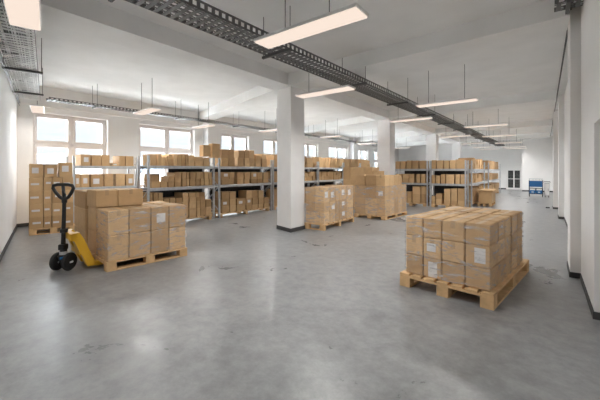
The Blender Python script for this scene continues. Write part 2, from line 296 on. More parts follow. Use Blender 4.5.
('W', -9.078, -8.628, 6.936, 7.254, 1.291, 1.53, 'tan cardboard box, top of first column, middle shelf, third window-side rack', 'boxes on the third window-side rack', 1, '+X', 0),
('W', -9.098, -8.648, 7.276, 7.504, 1.103, 1.29, 'tan cardboard box, bottom of second column, middle shelf, third window-side rack', 'boxes on the third window-side rack', 1, None, 0),
('W', -9.085, -8.635, 7.276, 7.504, 1.291, 1.53, 'tan cardboard box, top of second column, middle shelf, third window-side rack', 'boxes on the third window-side rack', 1, None, 0),
('W', -9.076, -8.626, 7.626, 7.924, 1.103, 1.28, 'tan cardboard box, bottom of third column, middle shelf, third window-side rack', 'boxes on the third window-side rack', 1, None, 0),
('W', -9.081, -8.631, 7.626, 7.924, 1.281, 1.53, 'tan cardboard box, top of third column, middle shelf, third window-side rack', 'boxes on the third window-side rack', 1, None, 0),
('W', -9.084, -8.634, 7.966, 8.224, 1.103, 1.27, 'tan cardboard box, bottom of fourth column, middle shelf, third window-side rack', 'boxes on the third window-side rack', 1, None, 0),
('W', -9.053, -8.603, 7.966, 8.224, 1.271, 1.53, 'tan cardboard box, top of fourth column, middle shelf, third window-side rack', 'boxes on the third window-side rack', 1, None, 0),
('W', -9.095, -8.645, 8.316, 8.604, 1.103, 1.26, 'tan cardboard box, bottom of fifth column, middle shelf, third window-side rack', 'boxes on the third window-side rack', 1, None, 0),
('W', -9.089, -8.639, 8.316, 8.604, 1.261, 1.53, 'tan cardboard box, top of fifth column, middle shelf, third window-side rack', 'boxes on the third window-side rack', 1, '+X', 0),
('W', -9.094, -8.644, 8.646, 8.914, 1.103, 1.26, 'tan cardboard box, bottom of sixth column, middle shelf, third window-side rack', 'boxes on the third window-side rack', 1, None, 0),
('W', -9.09, -8.64, 8.646, 8.914, 1.261, 1.52, 'tan cardboard box, top of sixth column, middle shelf, third window-side rack', 'boxes on the third window-side rack', 1, None, 0),
('W', -9.07, -8.62, 8.946, 9.224, 1.103, 1.25, 'tan cardboard box, bottom of seventh column, middle shelf, third window-side rack', 'boxes on the third window-side rack', 1, None, 0),
('W', -9.07, -8.62, 8.946, 9.224, 1.251, 1.51, 'tan cardboard box, top of seventh column, middle shelf, third window-side rack', 'boxes on the third window-side rack', 1, None, 0),
('W', -9.055, -8.605, 6.936, 7.244, 0.151, 0.38, 'tan cardboard box, bottom of first column, floor level, third window-side rack', 'boxes on the third window-side rack', 1, None, 0),
('W', -9.082, -8.632, 6.936, 7.244, 0.381, 0.6, 'tan cardboard box, middle of first column, floor level, third window-side rack', 'boxes on the third window-side rack', 1, '+X', 0),
('W', -9.053, -8.603, 6.936, 7.244, 0.601, 0.86, 'tan cardboard box, top of first column, floor level, third window-side rack', 'boxes on the third window-side rack', 1, None, 0),
('W', -9.053, -8.603, 7.276, 7.544, 0.151, 0.37, 'tan cardboard box, bottom of second column, floor level, third window-side rack', 'boxes on the third window-side rack', 1, None, 0),
('W', -9.06, -8.61, 7.276, 7.544, 0.371, 0.59, 'tan cardboard box, middle of second column, floor level, third window-side rack', 'boxes on the third window-side rack', 1, None, 0),
('W', -9.058, -8.608, 7.276, 7.544, 0.591, 0.85, 'tan cardboard box, top of second column, floor level, third window-side rack', 'boxes on the third window-side rack', 1, None, 0),
('W', -9.067, -8.617, 7.596, 8.004, 0.151, 0.35, 'tan cardboard box, bottom of third column, floor level, third window-side rack', 'boxes on the third window-side rack', 1, None, 0),
('W', -9.053, -8.603, 7.596, 8.004, 0.351, 0.58, 'tan cardboard box, top of third column, floor level, third window-side rack', 'boxes on the third window-side rack', 1, '+X', 0),
('W', -9.05, -8.6, 8.046, 8.314, 0.151, 0.33, 'tan cardboard box, bottom of fourth column, floor level, third window-side rack', 'boxes on the third window-side rack', 1, None, 0),
('W', -9.058, -8.608, 8.046, 8.314, 0.331, 0.57, 'tan cardboard box, middle of fourth column, floor level, third window-side rack', 'boxes on the third window-side rack', 1, '+X', 0),
('W', -9.055, -8.605, 8.046, 8.314, 0.571, 0.84, 'tan cardboard box, top of fourth column, floor level, third window-side rack', 'boxes on the third window-side rack', 1, None, 0),
('W', -9.068, -8.618, 8.346, 8.634, 0.151, 0.31, 'tan cardboard box, bottom of fifth column, floor level, third window-side rack', 'boxes on the third window-side rack', 1, None, 0),
('W', -9.051, -8.601, 8.346, 8.634, 0.311, 0.56, 'tan cardboard box, middle of fifth column, floor level, third window-side rack', 'boxes on the third window-side rack', 1, None, 0),
('W', -9.094, -8.644, 8.346, 8.634, 0.561, 0.83, 'tan cardboard box, top of fifth column, floor level, third window-side rack', 'boxes on the third window-side rack', 1, None, 0),
('W', -9.081, -8.631, 8.676, 8.944, 0.151, 0.3, 'tan cardboard box, bottom of sixth column, floor level, third window-side rack', 'boxes on the third window-side rack', 1, None, 0),
('W', -9.057, -8.607, 8.676, 8.944, 0.301, 0.55, 'tan cardboard box, middle of sixth column, floor level, third window-side rack', 'boxes on the third window-side rack', 1, None, 0),
('W', -9.063, -8.613, 8.676, 8.944, 0.551, 0.82, 'tan cardboard box, top of sixth column, floor level, third window-side rack', 'boxes on the third window-side rack', 1, None, 0),
('W', -9.067, -8.617, 8.986, 9.244, 0.151, 0.3, 'tan cardboard box, bottom of seventh column, floor level, third window-side rack', 'boxes on the third window-side rack', 1, None, 0),
('W', -9.068, -8.618, 8.986, 9.244, 0.301, 0.54, 'tan cardboard box, top of seventh column, floor level, third window-side rack', 'boxes on the third window-side rack', 1, None, 0),
('W', -5.504, -5.296, 14.462, 14.962, 1.653, 2.0, 'tan cardboard box alone in first column, top shelf, left centre rack', 'boxes on the left centre rack', 1, None, 0),
('W', -5.264, -5.036, 14.43, 14.93, 1.653, 1.82, 'tan cardboard box, bottom of second column, top shelf, left centre rack', 'boxes on the left centre rack', 1, None, 0),
('W', -5.264, -5.036, 14.451, 14.951, 1.821, 2.0, 'tan cardboard box, top of second column, top shelf, left centre rack', 'boxes on the left centre rack', 1, None, 0),
('W', -4.984, -4.776, 14.47, 14.97, 1.653, 2.03, 'tan cardboard box alone in third column, top shelf, left centre rack', 'boxes on the left centre rack', 1, None, 0),
('W', -4.714, -4.476, 14.441, 14.941, 1.653, 2.02, 'tan cardboard box alone in fourth column, top shelf, left centre rack', 'boxes on the left centre rack', 1, None, 0),
('W', -4.384, -4.146, 14.443, 14.943, 1.653, 2.01, 'tan cardboard box alone in fifth column, top shelf, left centre rack', 'boxes on the left centre rack', 1, None, 0),
('W', -5.484, -5.236, 14.464, 14.964, 1.023, 1.26, 'tan cardboard box, bottom of first column, middle shelf, left centre rack', 'boxes on the left centre rack', 1, None, 0),
('W', -5.484, -5.236, 14.44, 14.94, 1.261, 1.42, 'tan cardboard box, top of first column, middle shelf, left centre rack', 'boxes on the left centre rack', 1, None, 0),
('W', -5.164, -4.896, 14.451, 14.951, 1.023, 1.22, 'tan cardboard box, bottom of second column, middle shelf, left centre rack', 'boxes on the left centre rack', 1, None, 0),
('W', -5.164, -4.896, 14.452, 14.952, 1.221, 1.42, 'tan cardboard box, top of second column, middle shelf, left centre rack', 'boxes on the left centre rack', 1, None, 0),
('W', -4.854, -4.656, 14.431, 14.931, 1.023, 1.23, 'tan cardboard box, bottom of third column, middle shelf, left centre rack', 'boxes on the left centre rack', 1, None, 0),
('W', -4.854, -4.656, 14.446, 14.946, 1.231, 1.42, 'tan cardboard box, top of third column, middle shelf, left centre rack', 'boxes on the left centre rack', 1, None, 0),
('W', -4.544, -4.386, 14.456, 14.956, 1.023, 1.42, 'tan cardboard box alone in fourth column, middle shelf, left centre rack', 'boxes on the left centre rack', 1, None, 0),
('W', -4.334, -4.146, 14.432, 14.932, 1.023, 1.42, 'tan cardboard box alone in fifth column, middle shelf, left centre rack', 'boxes on the left centre rack', 1, None, 0),
('W', -5.454, -5.236, 14.438, 14.938, 0.151, 0.36, 'tan cardboard box, bottom of first column, floor level, left centre rack', 'boxes on the left centre rack', 1, None, 0),
('W', -5.454, -5.236, 14.465, 14.965, 0.361, 0.59, 'tan cardboard box, top of first column, floor level, left centre rack', 'boxes on the left centre rack', 1, None, 0),
('W', -5.204, -4.986, 14.456, 14.956, 0.151, 0.33, 'tan cardboard box, bottom of second column, floor level, left centre rack', 'boxes on the left centre rack', 1, None, 0),
('W', -5.204, -4.986, 14.433, 14.933, 0.331, 0.6, 'tan cardboard box, top of second column, floor level, left centre rack', 'boxes on the left centre rack', 1, None, 0),
('W', -4.944, -4.766, 14.439, 14.939, 0.151, 0.34, 'tan cardboard box, bottom of third column, floor level, left centre rack', 'boxes on the left centre rack', 1, None, 0),
('W', -4.944, -4.766, 14.447, 14.947, 0.341, 0.61, 'tan cardboard box, top of third column, floor level, left centre rack', 'boxes on the left centre rack', 1, None, 0),
('W', -4.714, -4.376, 14.445, 14.945, 0.151, 0.52, 'tan cardboard box, bottom of fourth column, floor level, left centre rack', 'boxes on the left centre rack', 1, None, 0),
('W', -4.714, -4.376, 14.45, 14.95, 0.521, 0.87, 'tan cardboard box, top of fourth column, floor level, left centre rack', 'boxes on the left centre rack', 1, None, 0),
('W', -4.334, -4.146, 14.458, 14.958, 0.151, 0.54, 'tan cardboard box, bottom of fifth column, floor level, left centre rack', 'boxes on the left centre rack', 1, None, 0),
('W', -4.334, -4.146, 14.459, 14.959, 0.541, 0.88, 'tan cardboard box, top of fifth column, floor level, left centre rack', 'boxes on the left centre rack', 1, None, 0),
('W', -3.894, -3.716, 14.444, 14.944, 1.653, 2.02, 'tan cardboard box alone in first column, top shelf, right centre rack', 'boxes on the right centre rack', 1, None, 0),
('W', -3.674, -3.436, 14.446, 14.946, 1.653, 2.01, 'tan cardboard box alone in second column, top shelf, right centre rack', 'boxes on the right centre rack', 1, None, 0),
('W', -3.374, -3.196, 14.43, 14.93, 1.653, 2.0, 'tan cardboard box alone in third column, top shelf, right centre rack', 'boxes on the right centre rack', 1, None, 0),
('W', -3.164, -2.956, 14.442, 14.942, 1.653, 2.01, 'tan cardboard box alone in fourth column, top shelf, right centre rack', 'boxes on the right centre rack', 1, None, 0),
('W', -2.914, -2.606, 14.464, 14.964, 1.653, 2.01, 'tan cardboard box alone in fifth column, top shelf, right centre rack', 'boxes on the right centre rack', 1, None, 0),
('W', -3.894, -3.756, 14.433, 14.933, 1.023, 1.38, 'tan cardboard box alone in first column, middle shelf, right centre rack', 'boxes on the right centre rack', 1, None, 0),
('W', -3.714, -3.556, 14.45, 14.95, 1.023, 1.36, 'tan cardboard box alone in second column, middle shelf, right centre rack', 'boxes on the right centre rack', 1, None, 0),
('W', -3.514, -3.346, 14.438, 14.938, 1.023, 1.42, 'tan cardboard box alone in third column, middle shelf, right centre rack', 'boxes on the right centre rack', 1, None, 0),
('W', -3.304, -3.006, 14.461, 14.961, 1.023, 1.41, 'tan cardboard box alone in fourth column, middle shelf, right centre rack', 'boxes on the right centre rack', 1, None, 0),
('W', -2.944, -2.786, 14.438, 14.938, 1.023, 1.42, 'tan cardboard box alone in fifth column, middle shelf, right centre rack', 'boxes on the right centre rack', 1, None, 0),
('W', -2.754, -2.596, 14.449, 14.949, 1.023, 1.42, 'tan cardboard box alone in sixth column, middle shelf, right centre rack', 'boxes on the right centre rack', 1, None, 0),
('W', -3.904, -3.756, 14.441, 14.941, 0.151, 0.26, 'tan cardboard box, bottom of first column, floor level, right centre rack', 'boxes on the right centre rack', 1, None, 0),
('W', -3.904, -3.756, 14.466, 14.966, 0.261, 0.47, 'tan cardboard box, top of first column, floor level, right centre rack', 'boxes on the right centre rack', 1, None, 0),
('W', -3.714, -3.486, 14.434, 14.934, 0.151, 0.36, 'tan cardboard box, bottom of second column, floor level, right centre rack', 'boxes on the right centre rack', 1, None, 0),
('W', -3.714, -3.486, 14.455, 14.955, 0.361, 0.59, 'tan cardboard box, top of second column, floor level, right centre rack', 'boxes on the right centre rack', 1, None, 0),
('W', -3.394, -3.146, 14.454, 14.954, 0.151, 0.3, 'tan cardboard box, bottom of third column, floor level, right centre rack', 'boxes on the right centre rack', 1, None, 0),
('W', -3.394, -3.146, 14.466, 14.966, 0.301, 0.81, 'tan cardboard box, top of third column, floor level, right centre rack', 'boxes on the right centre rack', 1, None, 0),
('W', -3.114, -2.886, 14.449, 14.949, 0.151, 0.31, 'tan cardboard box, bottom of fourth column, floor level, right centre rack', 'boxes on the right centre rack', 1, None, 0),
('W', -3.114, -2.886, 14.466, 14.966, 0.311, 0.83, 'tan cardboard box, top of fourth column, floor level, right centre rack', 'boxes on the right centre rack', 1, None, 0),
('W', -2.854, -2.606, 14.432, 14.932, 0.151, 0.33, 'tan cardboard box, bottom of fifth column, floor level, right centre rack', 'boxes on the right centre rack', 1, None, 0),
('W', -2.854, -2.606, 14.454, 14.954, 0.331, 0.84, 'tan cardboard box, top of fifth column, floor level, right centre rack', 'boxes on the right centre rack', 1, None, 0),
('WS', -0.67, -0.02, 0.006, 0.264, 0.151, 0.433, 'tan labelled box, first from left in first layer from floor, stack in window corner', 'boxes of the tall stack in the window corner', 1, '+X', 0),
('WS', -0.67, -0.02, 0.276, 0.434, 0.151, 0.433, 'tan labelled box, second from left in first layer from floor, stack in window corner', 'boxes of the tall stack in the window corner', 1, '+X', 0),
('WS', -0.67, -0.02, 0.446, 0.644, 0.151, 0.433, 'tan labelled box, third from left in first layer from floor, stack in window corner', 'boxes of the tall stack in the window corner', 1, '+X', 0),
('WS', -0.67, -0.02, 0.656, 0.884, 0.151, 0.433, 'tan labelled box, fourth from left in first layer from floor, stack in window corner', 'boxes of the tall stack in the window corner', 1, '+X', 0),
('WS', -0.67, -0.02, 0.006, 0.264, 0.436, 0.758, 'tan labelled box, first from left in second layer from floor, stack in window corner', 'boxes of the tall stack in the window corner', 1, '+X', 0),
('WS', -0.67, -0.02, 0.276, 0.434, 0.436, 0.758, 'tan labelled box, second from left in second layer from floor, stack in window corner', 'boxes of the tall stack in the window corner', 1, '+X', 0),
('WS', -0.67, -0.02, 0.446, 0.644, 0.436, 0.758, 'tan labelled box, third from left in second layer from floor, stack in window corner', 'boxes of the tall stack in the window corner', 1, '+X', 0),
('WS', -0.67, -0.02, 0.656, 0.884, 0.436, 0.758, 'tan labelled box, fourth from left in second layer from floor, stack in window corner', 'boxes of the tall stack in the window corner', 1, '+X', 0),
('WS', -0.67, -0.02, 0.006, 0.264, 0.761, 1.083, 'tan labelled box, first from left in third layer from floor, stack in window corner', 'boxes of the tall stack in the window corner', 1, '+X', 0),
('WS', -0.67, -0.02, 0.276, 0.434, 0.761, 1.083, 'tan labelled box, second from left in third layer from floor, stack in window corner', 'boxes of the tall stack in the window corner', 1, '+X', 0),
('WS', -0.67, -0.02, 0.446, 0.644, 0.761, 1.083, 'tan labelled box, third from left in third layer from floor, stack in window corner', 'boxes of the tall stack in the window corner', 1, '+X', 0),
('WS', -0.67, -0.02, 0.656, 0.884, 0.761, 1.083, 'tan labelled box, fourth from left in third layer from floor, stack in window corner', 'boxes of the tall stack in the window corner', 1, '+X', 0),
('WS', -0.67, -0.02, 0.006, 0.264, 1.086, 1.418, 'tan labelled box, first from left in fourth layer from floor, stack in window corner', 'boxes of the tall stack in the window corner', 1, '+X', 0),
('WS', -0.67, -0.02, 0.276, 0.434, 1.086, 1.418, 'tan labelled box, second from left in fourth layer from floor, stack in window corner', 'boxes of the tall stack in the window corner', 1, '+X', 0),
('WS', -0.67, -0.02, 0.446, 0.644, 1.086, 1.418, 'tan labelled box, third from left in fourth layer from floor, stack in window corner', 'boxes of the tall stack in the window corner', 1, '+X', 0),
('WS', -0.67, -0.02, 0.656, 0.884, 1.086, 1.418, 'tan labelled box, fourth from left in fourth layer from floor, stack in window corner', 'boxes of the tall stack in the window corner', 1, '+X', 0),
('WS', -0.6, -0.02, 0.01, 0.27, 1.421, 1.75, 'tan labelled box, first from left on top of tall stack in window corner', 'boxes of the tall stack in the window corner', 1, '+X', 0),
('WS', -0.6, -0.02, 0.29, 0.55, 1.421, 1.75, 'tan labelled box, second from left on top of tall stack in window corner', 'boxes of the tall stack in the window corner', 1, '+X', 0),
('WS', -0.6, -0.02, 0.59, 0.87, 1.421, 1.79, 'tan labelled box, third from left on top of tall stack in window corner', 'boxes of the tall stack in the window corner', 1, '+X', 0),
('RP', -1.09, -0.856, 0.064, 0.416, 0.185, 0.443, 'tan box, first from left, first row back, bottom layer, right foreground pallet', 'wrapped boxes on the right foreground pallet', 2, None, 1),
('RP', -1.09, -0.856, 1.474, 1.836, 0.185, 0.443, 'tan box, first from left, fifth row back, bottom layer, right foreground pallet', 'wrapped boxes on the right foreground pallet', 2, None, 1),
('RP', -0.844, -0.611, 0.064, 0.416, 0.185, 0.443, 'tan box, second from left, first row back, bottom layer, right foreground pallet', 'wrapped boxes on the right foreground pallet', 2, '-Y', 1),
('RP', -0.844, -0.611, 1.474, 1.836, 0.185, 0.443, 'tan box, second from left, fifth row back, bottom layer, right foreground pallet', 'wrapped boxes on the right foreground pallet', 2, None, 1),
('RP', -0.599, -0.334, 0.064, 0.416, 0.185, 0.443, 'tan box, third from left, first row back, bottom layer, right foreground pallet', 'wrapped boxes on the right foreground pallet', 2, None, 1),
('RP', -0.599, -0.334, 1.474, 1.836, 0.185, 0.443, 'tan box, third from left, fifth row back, bottom layer, right foreground pallet', 'wrapped boxes on the right foreground pallet', 2, None, 1),
('RP', -0.322, -0.056, 0.064, 0.416, 0.185, 0.443, 'tan box, fourth from left, first row back, bottom layer, right foreground pallet', 'wrapped boxes on the right foreground pallet', 2, None, 1),
('RP', -0.322, -0.056, 0.424, 0.751, 0.185, 0.443, 'tan box, fourth from left, second row back, bottom layer, right foreground pallet', 'wrapped boxes on the right foreground pallet', 2, None, 1),
('RP', -0.322, -0.056, 0.759, 1.071, 0.185, 0.443, 'tan box, fourth from left, third row back, bottom layer, right foreground pallet', 'wrapped boxes on the right foreground pallet', 2, None, 1),
('RP', -0.322, -0.056, 1.154, 1.466, 0.185, 0.443, 'tan box, fourth from left, fourth row back, bottom layer, right foreground pallet', 'wrapped boxes on the right foreground pallet', 2, None, 1),
('RP', -0.322, -0.056, 1.474, 1.836, 0.185, 0.443, 'tan box, fourth from left, fifth row back, bottom layer, right foreground pallet', 'wrapped boxes on the right foreground pallet', 2, None, 1),
('RP', -1.09, -0.856, 0.064, 0.416, 0.446, 0.703, 'tan box, first from left, first row back, middle layer, right foreground pallet', 'wrapped boxes on the right foreground pallet', 2, None, 1),
('RP', -1.09, -0.856, 1.474, 1.836, 0.446, 0.703, 'tan box, first from left, fifth row back, middle layer, right foreground pallet', 'wrapped boxes on the right foreground pallet', 2, None, 1),
('RP', -0.844, -0.611, 0.064, 0.416, 0.446, 0.703, 'tan box, second from left, first row back, middle layer, right foreground pallet', 'wrapped boxes on the right foreground pallet', 2, '-Y', 1),
('RP', -0.844, -0.611, 1.474, 1.836, 0.446, 0.703, 'tan box, second from left, fifth row back, middle layer, right foreground pallet', 'wrapped boxes on the right foreground pallet', 2, None, 1),
('RP', -0.599, -0.334, 0.064, 0.416, 0.446, 0.703, 'tan box, third from left, first row back, middle layer, right foreground pallet', 'wrapped boxes on the right foreground pallet', 2, None, 1),
('RP', -0.599, -0.334, 1.474, 1.836, 0.446, 0.703, 'tan box, third from left, fifth row back, middle layer, right foreground pallet', 'wrapped boxes on the right foreground pallet', 2, None, 1),
('RP', -0.322, -0.056, 0.064, 0.416, 0.446, 0.703, 'tan box, fourth from left, first row back, middle layer, right foreground pallet', 'wrapped boxes on the right foreground pallet', 2, '-Y', 1),
('RP', -0.322, -0.056, 0.424, 0.751, 0.446, 0.703, 'tan box, fourth from left, second row back, middle layer, right foreground pallet', 'wrapped boxes on the right foreground pallet', 2, None, 1),
('RP', -0.322, -0.056, 0.759, 1.071, 0.446, 0.703, 'tan box, fourth from left, third row back, middle layer, right foreground pallet', 'wrapped boxes on the right foreground pallet', 2, None, 1),
('RP', -0.322, -0.056, 1.154, 1.466, 0.446, 0.703, 'tan box, fourth from left, fourth row back, middle layer, right foreground pallet', 'wrapped boxes on the right foreground pallet', 2, None, 1),
('RP', -0.322, -0.056, 1.474, 1.836, 0.446, 0.703, 'tan box, fourth from left, fifth row back, middle layer, right foreground pallet', 'wrapped boxes on the right foreground pallet', 2, None, 1),
('RP', -1.09, -0.856, 0.064, 0.416, 0.706, 0.96, 'tan box, first from left, first row back, top layer, right foreground pallet', 'wrapped boxes on the right foreground pallet', 2, None, 1),
('RP', -1.09, -0.856, 0.424, 0.751, 0.706, 0.96, 'tan box, first from left, second row back, top layer, right foreground pallet', 'wrapped boxes on the right foreground pallet', 2, None, 1),
('RP', -1.09, -0.856, 0.759, 1.071, 0.706, 0.96, 'tan box, first from left, third row back, top layer, right foreground pallet', 'wrapped boxes on the right foreground pallet', 2, None, 1),
('RP', -1.09, -0.856, 1.154, 1.466, 0.706, 0.962, 'tan box, first from left, fourth row back, top layer, right foreground pallet', 'wrapped boxes on the right foreground pallet', 2, None, 1),
('RP', -1.09, -0.856, 1.474, 1.836, 0.706, 0.96, 'tan box, first from left, fifth row back, top layer, right foreground pallet', 'wrapped boxes on the right foreground pallet', 2, None, 1),
('RP', -0.844, -0.611, 0.064, 0.416, 0.706, 0.959, 'tan box, second from left, first row back, top layer, right foreground pallet', 'wrapped boxes on the right foreground pallet', 2, None, 1),
('RP', -0.844, -0.611, 0.424, 0.751, 0.706, 0.962, 'tan box, second from left, second row back, top layer, right foreground pallet', 'wrapped boxes on the right foreground pallet', 2, None, 1),
('RP', -0.844, -0.611, 0.759, 1.071, 0.706, 0.962, 'tan box, second from left, third row back, top layer, right foreground pallet', 'wrapped boxes on the right foreground pallet', 2, None, 1),
('RP', -0.844, -0.611, 1.154, 1.466, 0.706, 0.961, 'tan box, second from left, fourth row back, top layer, right foreground pallet', 'wrapped boxes on the right foreground pallet', 2, None, 1),
('RP', -0.844, -0.611, 1.474, 1.836, 0.706, 0.959, 'tan box, second from left, fifth row back, top layer, right foreground pallet', 'wrapped boxes on the right foreground pallet', 2, None, 1),
('RP', -0.599, -0.334, 0.064, 0.416, 0.706, 0.96, 'tan box, third from left, first row back, top layer, right foreground pallet', 'wrapped boxes on the right foreground pallet', 2, None, 1),
('RP', -0.599, -0.334, 0.424, 0.751, 0.706, 0.962, 'tan box, third from left, second row back, top layer, right foreground pallet', 'wrapped boxes on the right foreground pallet', 2, None, 1),
('RP', -0.599, -0.334, 0.759, 1.071, 0.706, 0.96, 'tan box, third from left, third row back, top layer, right foreground pallet', 'wrapped boxes on the right foreground pallet', 2, None, 1),
('RP', -0.599, -0.334, 1.154, 1.466, 0.706, 0.962, 'tan box, third from left, fourth row back, top layer, right foreground pallet', 'wrapped boxes on the right foreground pallet', 2, None, 1),
('RP', -0.599, -0.334, 1.474, 1.836, 0.706, 0.963, 'tan box, third from left, fifth row back, top layer, right foreground pallet', 'wrapped boxes on the right foreground pallet', 2, None, 1),
('RP', -0.322, -0.056, 0.064, 0.416, 0.706, 0.959, 'tan box, fourth from left, first row back, top layer, right foreground pallet', 'wrapped boxes on the right foreground pallet', 2, None, 1),
('RP', -0.322, -0.056, 0.424, 0.751, 0.706, 0.962, 'tan box, fourth from left, second row back, top layer, right foreground pallet', 'wrapped boxes on the right foreground pallet', 2, None, 1),
('RP', -0.322, -0.056, 0.759, 1.071, 0.706, 0.963, 'tan box, fourth from left, third row back, top layer, right foreground pallet', 'wrapped boxes on the right foreground pallet', 2, None, 1),
('RP', -0.322, -0.056, 1.154, 1.466, 0.706, 0.961, 'tan box, fourth from left, fourth row back, top layer, right foreground pallet', 'wrapped boxes on the right foreground pallet', 2, None, 1),
('RP', -0.322, -0.056, 1.474, 1.836, 0.706, 0.961, 'tan box, fourth from left, fifth row back, top layer, right foreground pallet', 'wrapped boxes on the right foreground pallet', 2, None, 1),
('LP', -0.565, -0.02, 0.026, 0.327, 0.153, 0.553, 'tan box, first from left, lower layer, aisle side of pallet with jack', 'boxes on the pallet held by the pallet jack', 2, None, 1),
('LP', -0.565, -0.02, 0.339, 0.681, 0.153, 0.553, 'tan box, second from left, lower layer, aisle side of pallet with jack', 'boxes on the pallet held by the pallet jack', 2, None, 1),
('LP', -0.565, -0.02, 0.693, 0.998, 0.153, 0.553, 'tan box, third from left, lower layer, aisle side of pallet with jack', 'boxes on the pallet held by the pallet jack', 2, None, 1),
('LP', -0.565, -0.02, 1.01, 1.319, 0.153, 0.553, 'tan box, fourth from left, lower layer, aisle side of pallet with jack', 'boxes on the pallet held by the pallet jack', 2, None, 1),
('LP', -0.565, -0.02, 0.026, 0.327, 0.556, 0.953, 'tan box, first from left, upper layer, aisle side of pallet with jack', 'boxes on the pallet held by the pallet jack', 2, None, 1),
('LP', -0.565, -0.02, 0.339, 0.681, 0.556, 0.953, 'tan box, second from left, upper layer, aisle side of pallet with jack', 'boxes on the pallet held by the pallet jack', 2, None, 1),
('LP', -0.565, -0.02, 0.693, 0.998, 0.556, 0.953, 'tan box, third from left, upper layer, aisle side of pallet with jack', 'boxes on the pallet held by the pallet jack', 2, '+X', 1),
('LP', -0.565, -0.02, 1.01, 1.319, 0.556, 0.953, 'tan box, fourth from left, upper layer, aisle side of pallet with jack', 'boxes on the pallet held by the pallet jack', 2, None, 1),
('LP', -1.12, -0.66, 0.026, 0.327, 0.153, 0.553, 'tan box, first from left, lower layer, middle row of pallet with jack', 'boxes on the pallet held by the pallet jack', 2, None, 1),
('LP', -1.12, -0.66, 0.339, 0.681, 0.153, 0.553, 'tan box, second from left, lower layer, middle row of pallet with jack', 'boxes on the pallet held by the pallet jack', 2, None, 1),
('LP', -1.12, -0.66, 0.693, 0.998, 0.153, 0.553, 'tan box, third from left, lower layer, middle row of pallet with jack', 'boxes on the pallet held by the pallet jack', 2, None, 1),
('LP', -1.12, -0.66, 1.01, 1.319, 0.153, 0.553, 'tan box, fourth from left, lower layer, middle row of pallet with jack', 'boxes on the pallet held by the pallet jack', 2, None, 1),
('LP', -1.12, -0.66, 0.026, 0.327, 0.556, 0.953, 'tan box, first from left, upper layer, middle row of pallet with jack', 'boxes on the pallet held by the pallet jack', 2, None, 1),
('LP', -1.12, -0.66, 0.339, 0.681, 0.556, 0.953, 'tan box, second from left, upper layer, middle row of pallet with jack', 'boxes on the pallet held by the pallet jack', 2, None, 1),
('LP', -1.12, -0.66, 0.693, 0.998, 0.556, 0.953, 'tan box, third from left, upper layer, middle row of pallet with jack', 'boxes on the pallet held by the pallet jack', 2, None, 1),
('LP', -1.12, -0.66, 1.01, 1.319, 0.556, 0.953, 'tan box, fourth from left, upper layer, middle row of pallet with jack', 'boxes on the pallet held by the pallet jack', 2, None, 1),
('LP', -1.13, -0.6, 0.01, 0.35, 0.956, 1.25, 'large tan box, left of two resting on top of pallet with jack', 'boxes on the pallet held by the pallet jack', 2, None, 1),
('LP', -1.12, -0.6, 0.36, 0.78, 0.956, 1.25, 'large tan box, right of two resting on top of pallet with jack', 'boxes on the pallet held by the pallet jack', 2, None, 1),
('LP', -1.98, -1.22, 0.006, 0.394, 0.153, 0.518, 'tan box, first from pallet jack side, bottom layer, rear pallet beside jack', 'boxes on the pallet behind the pallet jack load', 2, None, 1),
('LP', -1.98, -1.22, 0.406, 0.794, 0.153, 0.518, 'tan box, second from pallet jack side, bottom layer, rear pallet beside jack', 'boxes on the pallet behind the pallet jack load', 2, None, 1),
('LP', -1.98, -1.22, 0.806, 1.194, 0.153, 0.518, 'tan box, third from pallet jack side, bottom layer, rear pallet beside jack', 'boxes on the pallet behind the pallet jack load', 2, None, 1),
('LP', -1.98, -1.22, 0.006, 0.394, 0.521, 0.888, 'tan box, first from pallet jack side, middle layer, rear pallet beside jack', 'boxes on the pallet behind the pallet jack load', 2, None, 1),
('LP', -1.98, -1.22, 0.406, 0.794, 0.521, 0.888, 'tan box, second from pallet jack side, middle layer, rear pallet beside jack', 'boxes on the pallet behind the pallet jack load', 2, None, 1),
('LP', -1.98, -1.22, 0.806, 1.194, 0.521, 0.888, 'tan box, third from pallet jack side, middle layer, rear pallet beside jack', 'boxes on the pallet behind the pallet jack load', 2, None, 1),
('LP', -1.98, -1.22, 0.006, 0.394, 0.891, 1.208, 'tan box, first from pallet jack side, top layer, rear pallet beside jack', 'boxes on the pallet behind the pallet jack load', 2, None, 1),
('LP', -1.98, -1.22, 0.406, 0.794, 0.891, 1.208, 'tan box, second from pallet jack side, top layer, rear pallet beside jack', 'boxes on the pallet behind the pallet jack load', 2, None, 1),
('S1', -0.59, -0.3, 0.025, 0.344, 0.166, 0.468, 'tan box, left column, first row back, bottom layer, pallet beside first pillar', 'boxes on the pallet beside the first pillar', 1, None, 1),
('S1', -0.59, -0.3, 1.355, 1.815, 0.166, 0.468, 'tan box, left column, fifth row back, bottom layer, pallet beside first pillar', 'boxes on the pallet beside the first pillar', 1, None, 1),
('S1', -0.29, -0.025, 0.025, 0.344, 0.166, 0.468, 'tan box, right column, first row back, bottom layer, pallet beside first pillar', 'boxes on the pallet beside the first pillar', 1, None, 1),
('S1', -0.29, -0.025, 0.354, 0.675, 0.166, 0.468, 'tan box, right column, second row back, bottom layer, pallet beside first pillar', 'boxes on the pallet beside the first pillar', 1, None, 1),
('S1', -0.29, -0.025, 0.685, 0.898, 0.166, 0.468, 'tan box, right column, third row back, bottom layer, pallet beside first pillar', 'boxes on the pallet beside the first pillar', 1, None, 1),
('S1', -0.29, -0.025, 0.908, 1.345, 0.166, 0.468, 'tan box, right column, fourth row back, bottom layer, pallet beside first pillar', 'boxes on the pallet beside the first pillar', 1, '+X', 1),
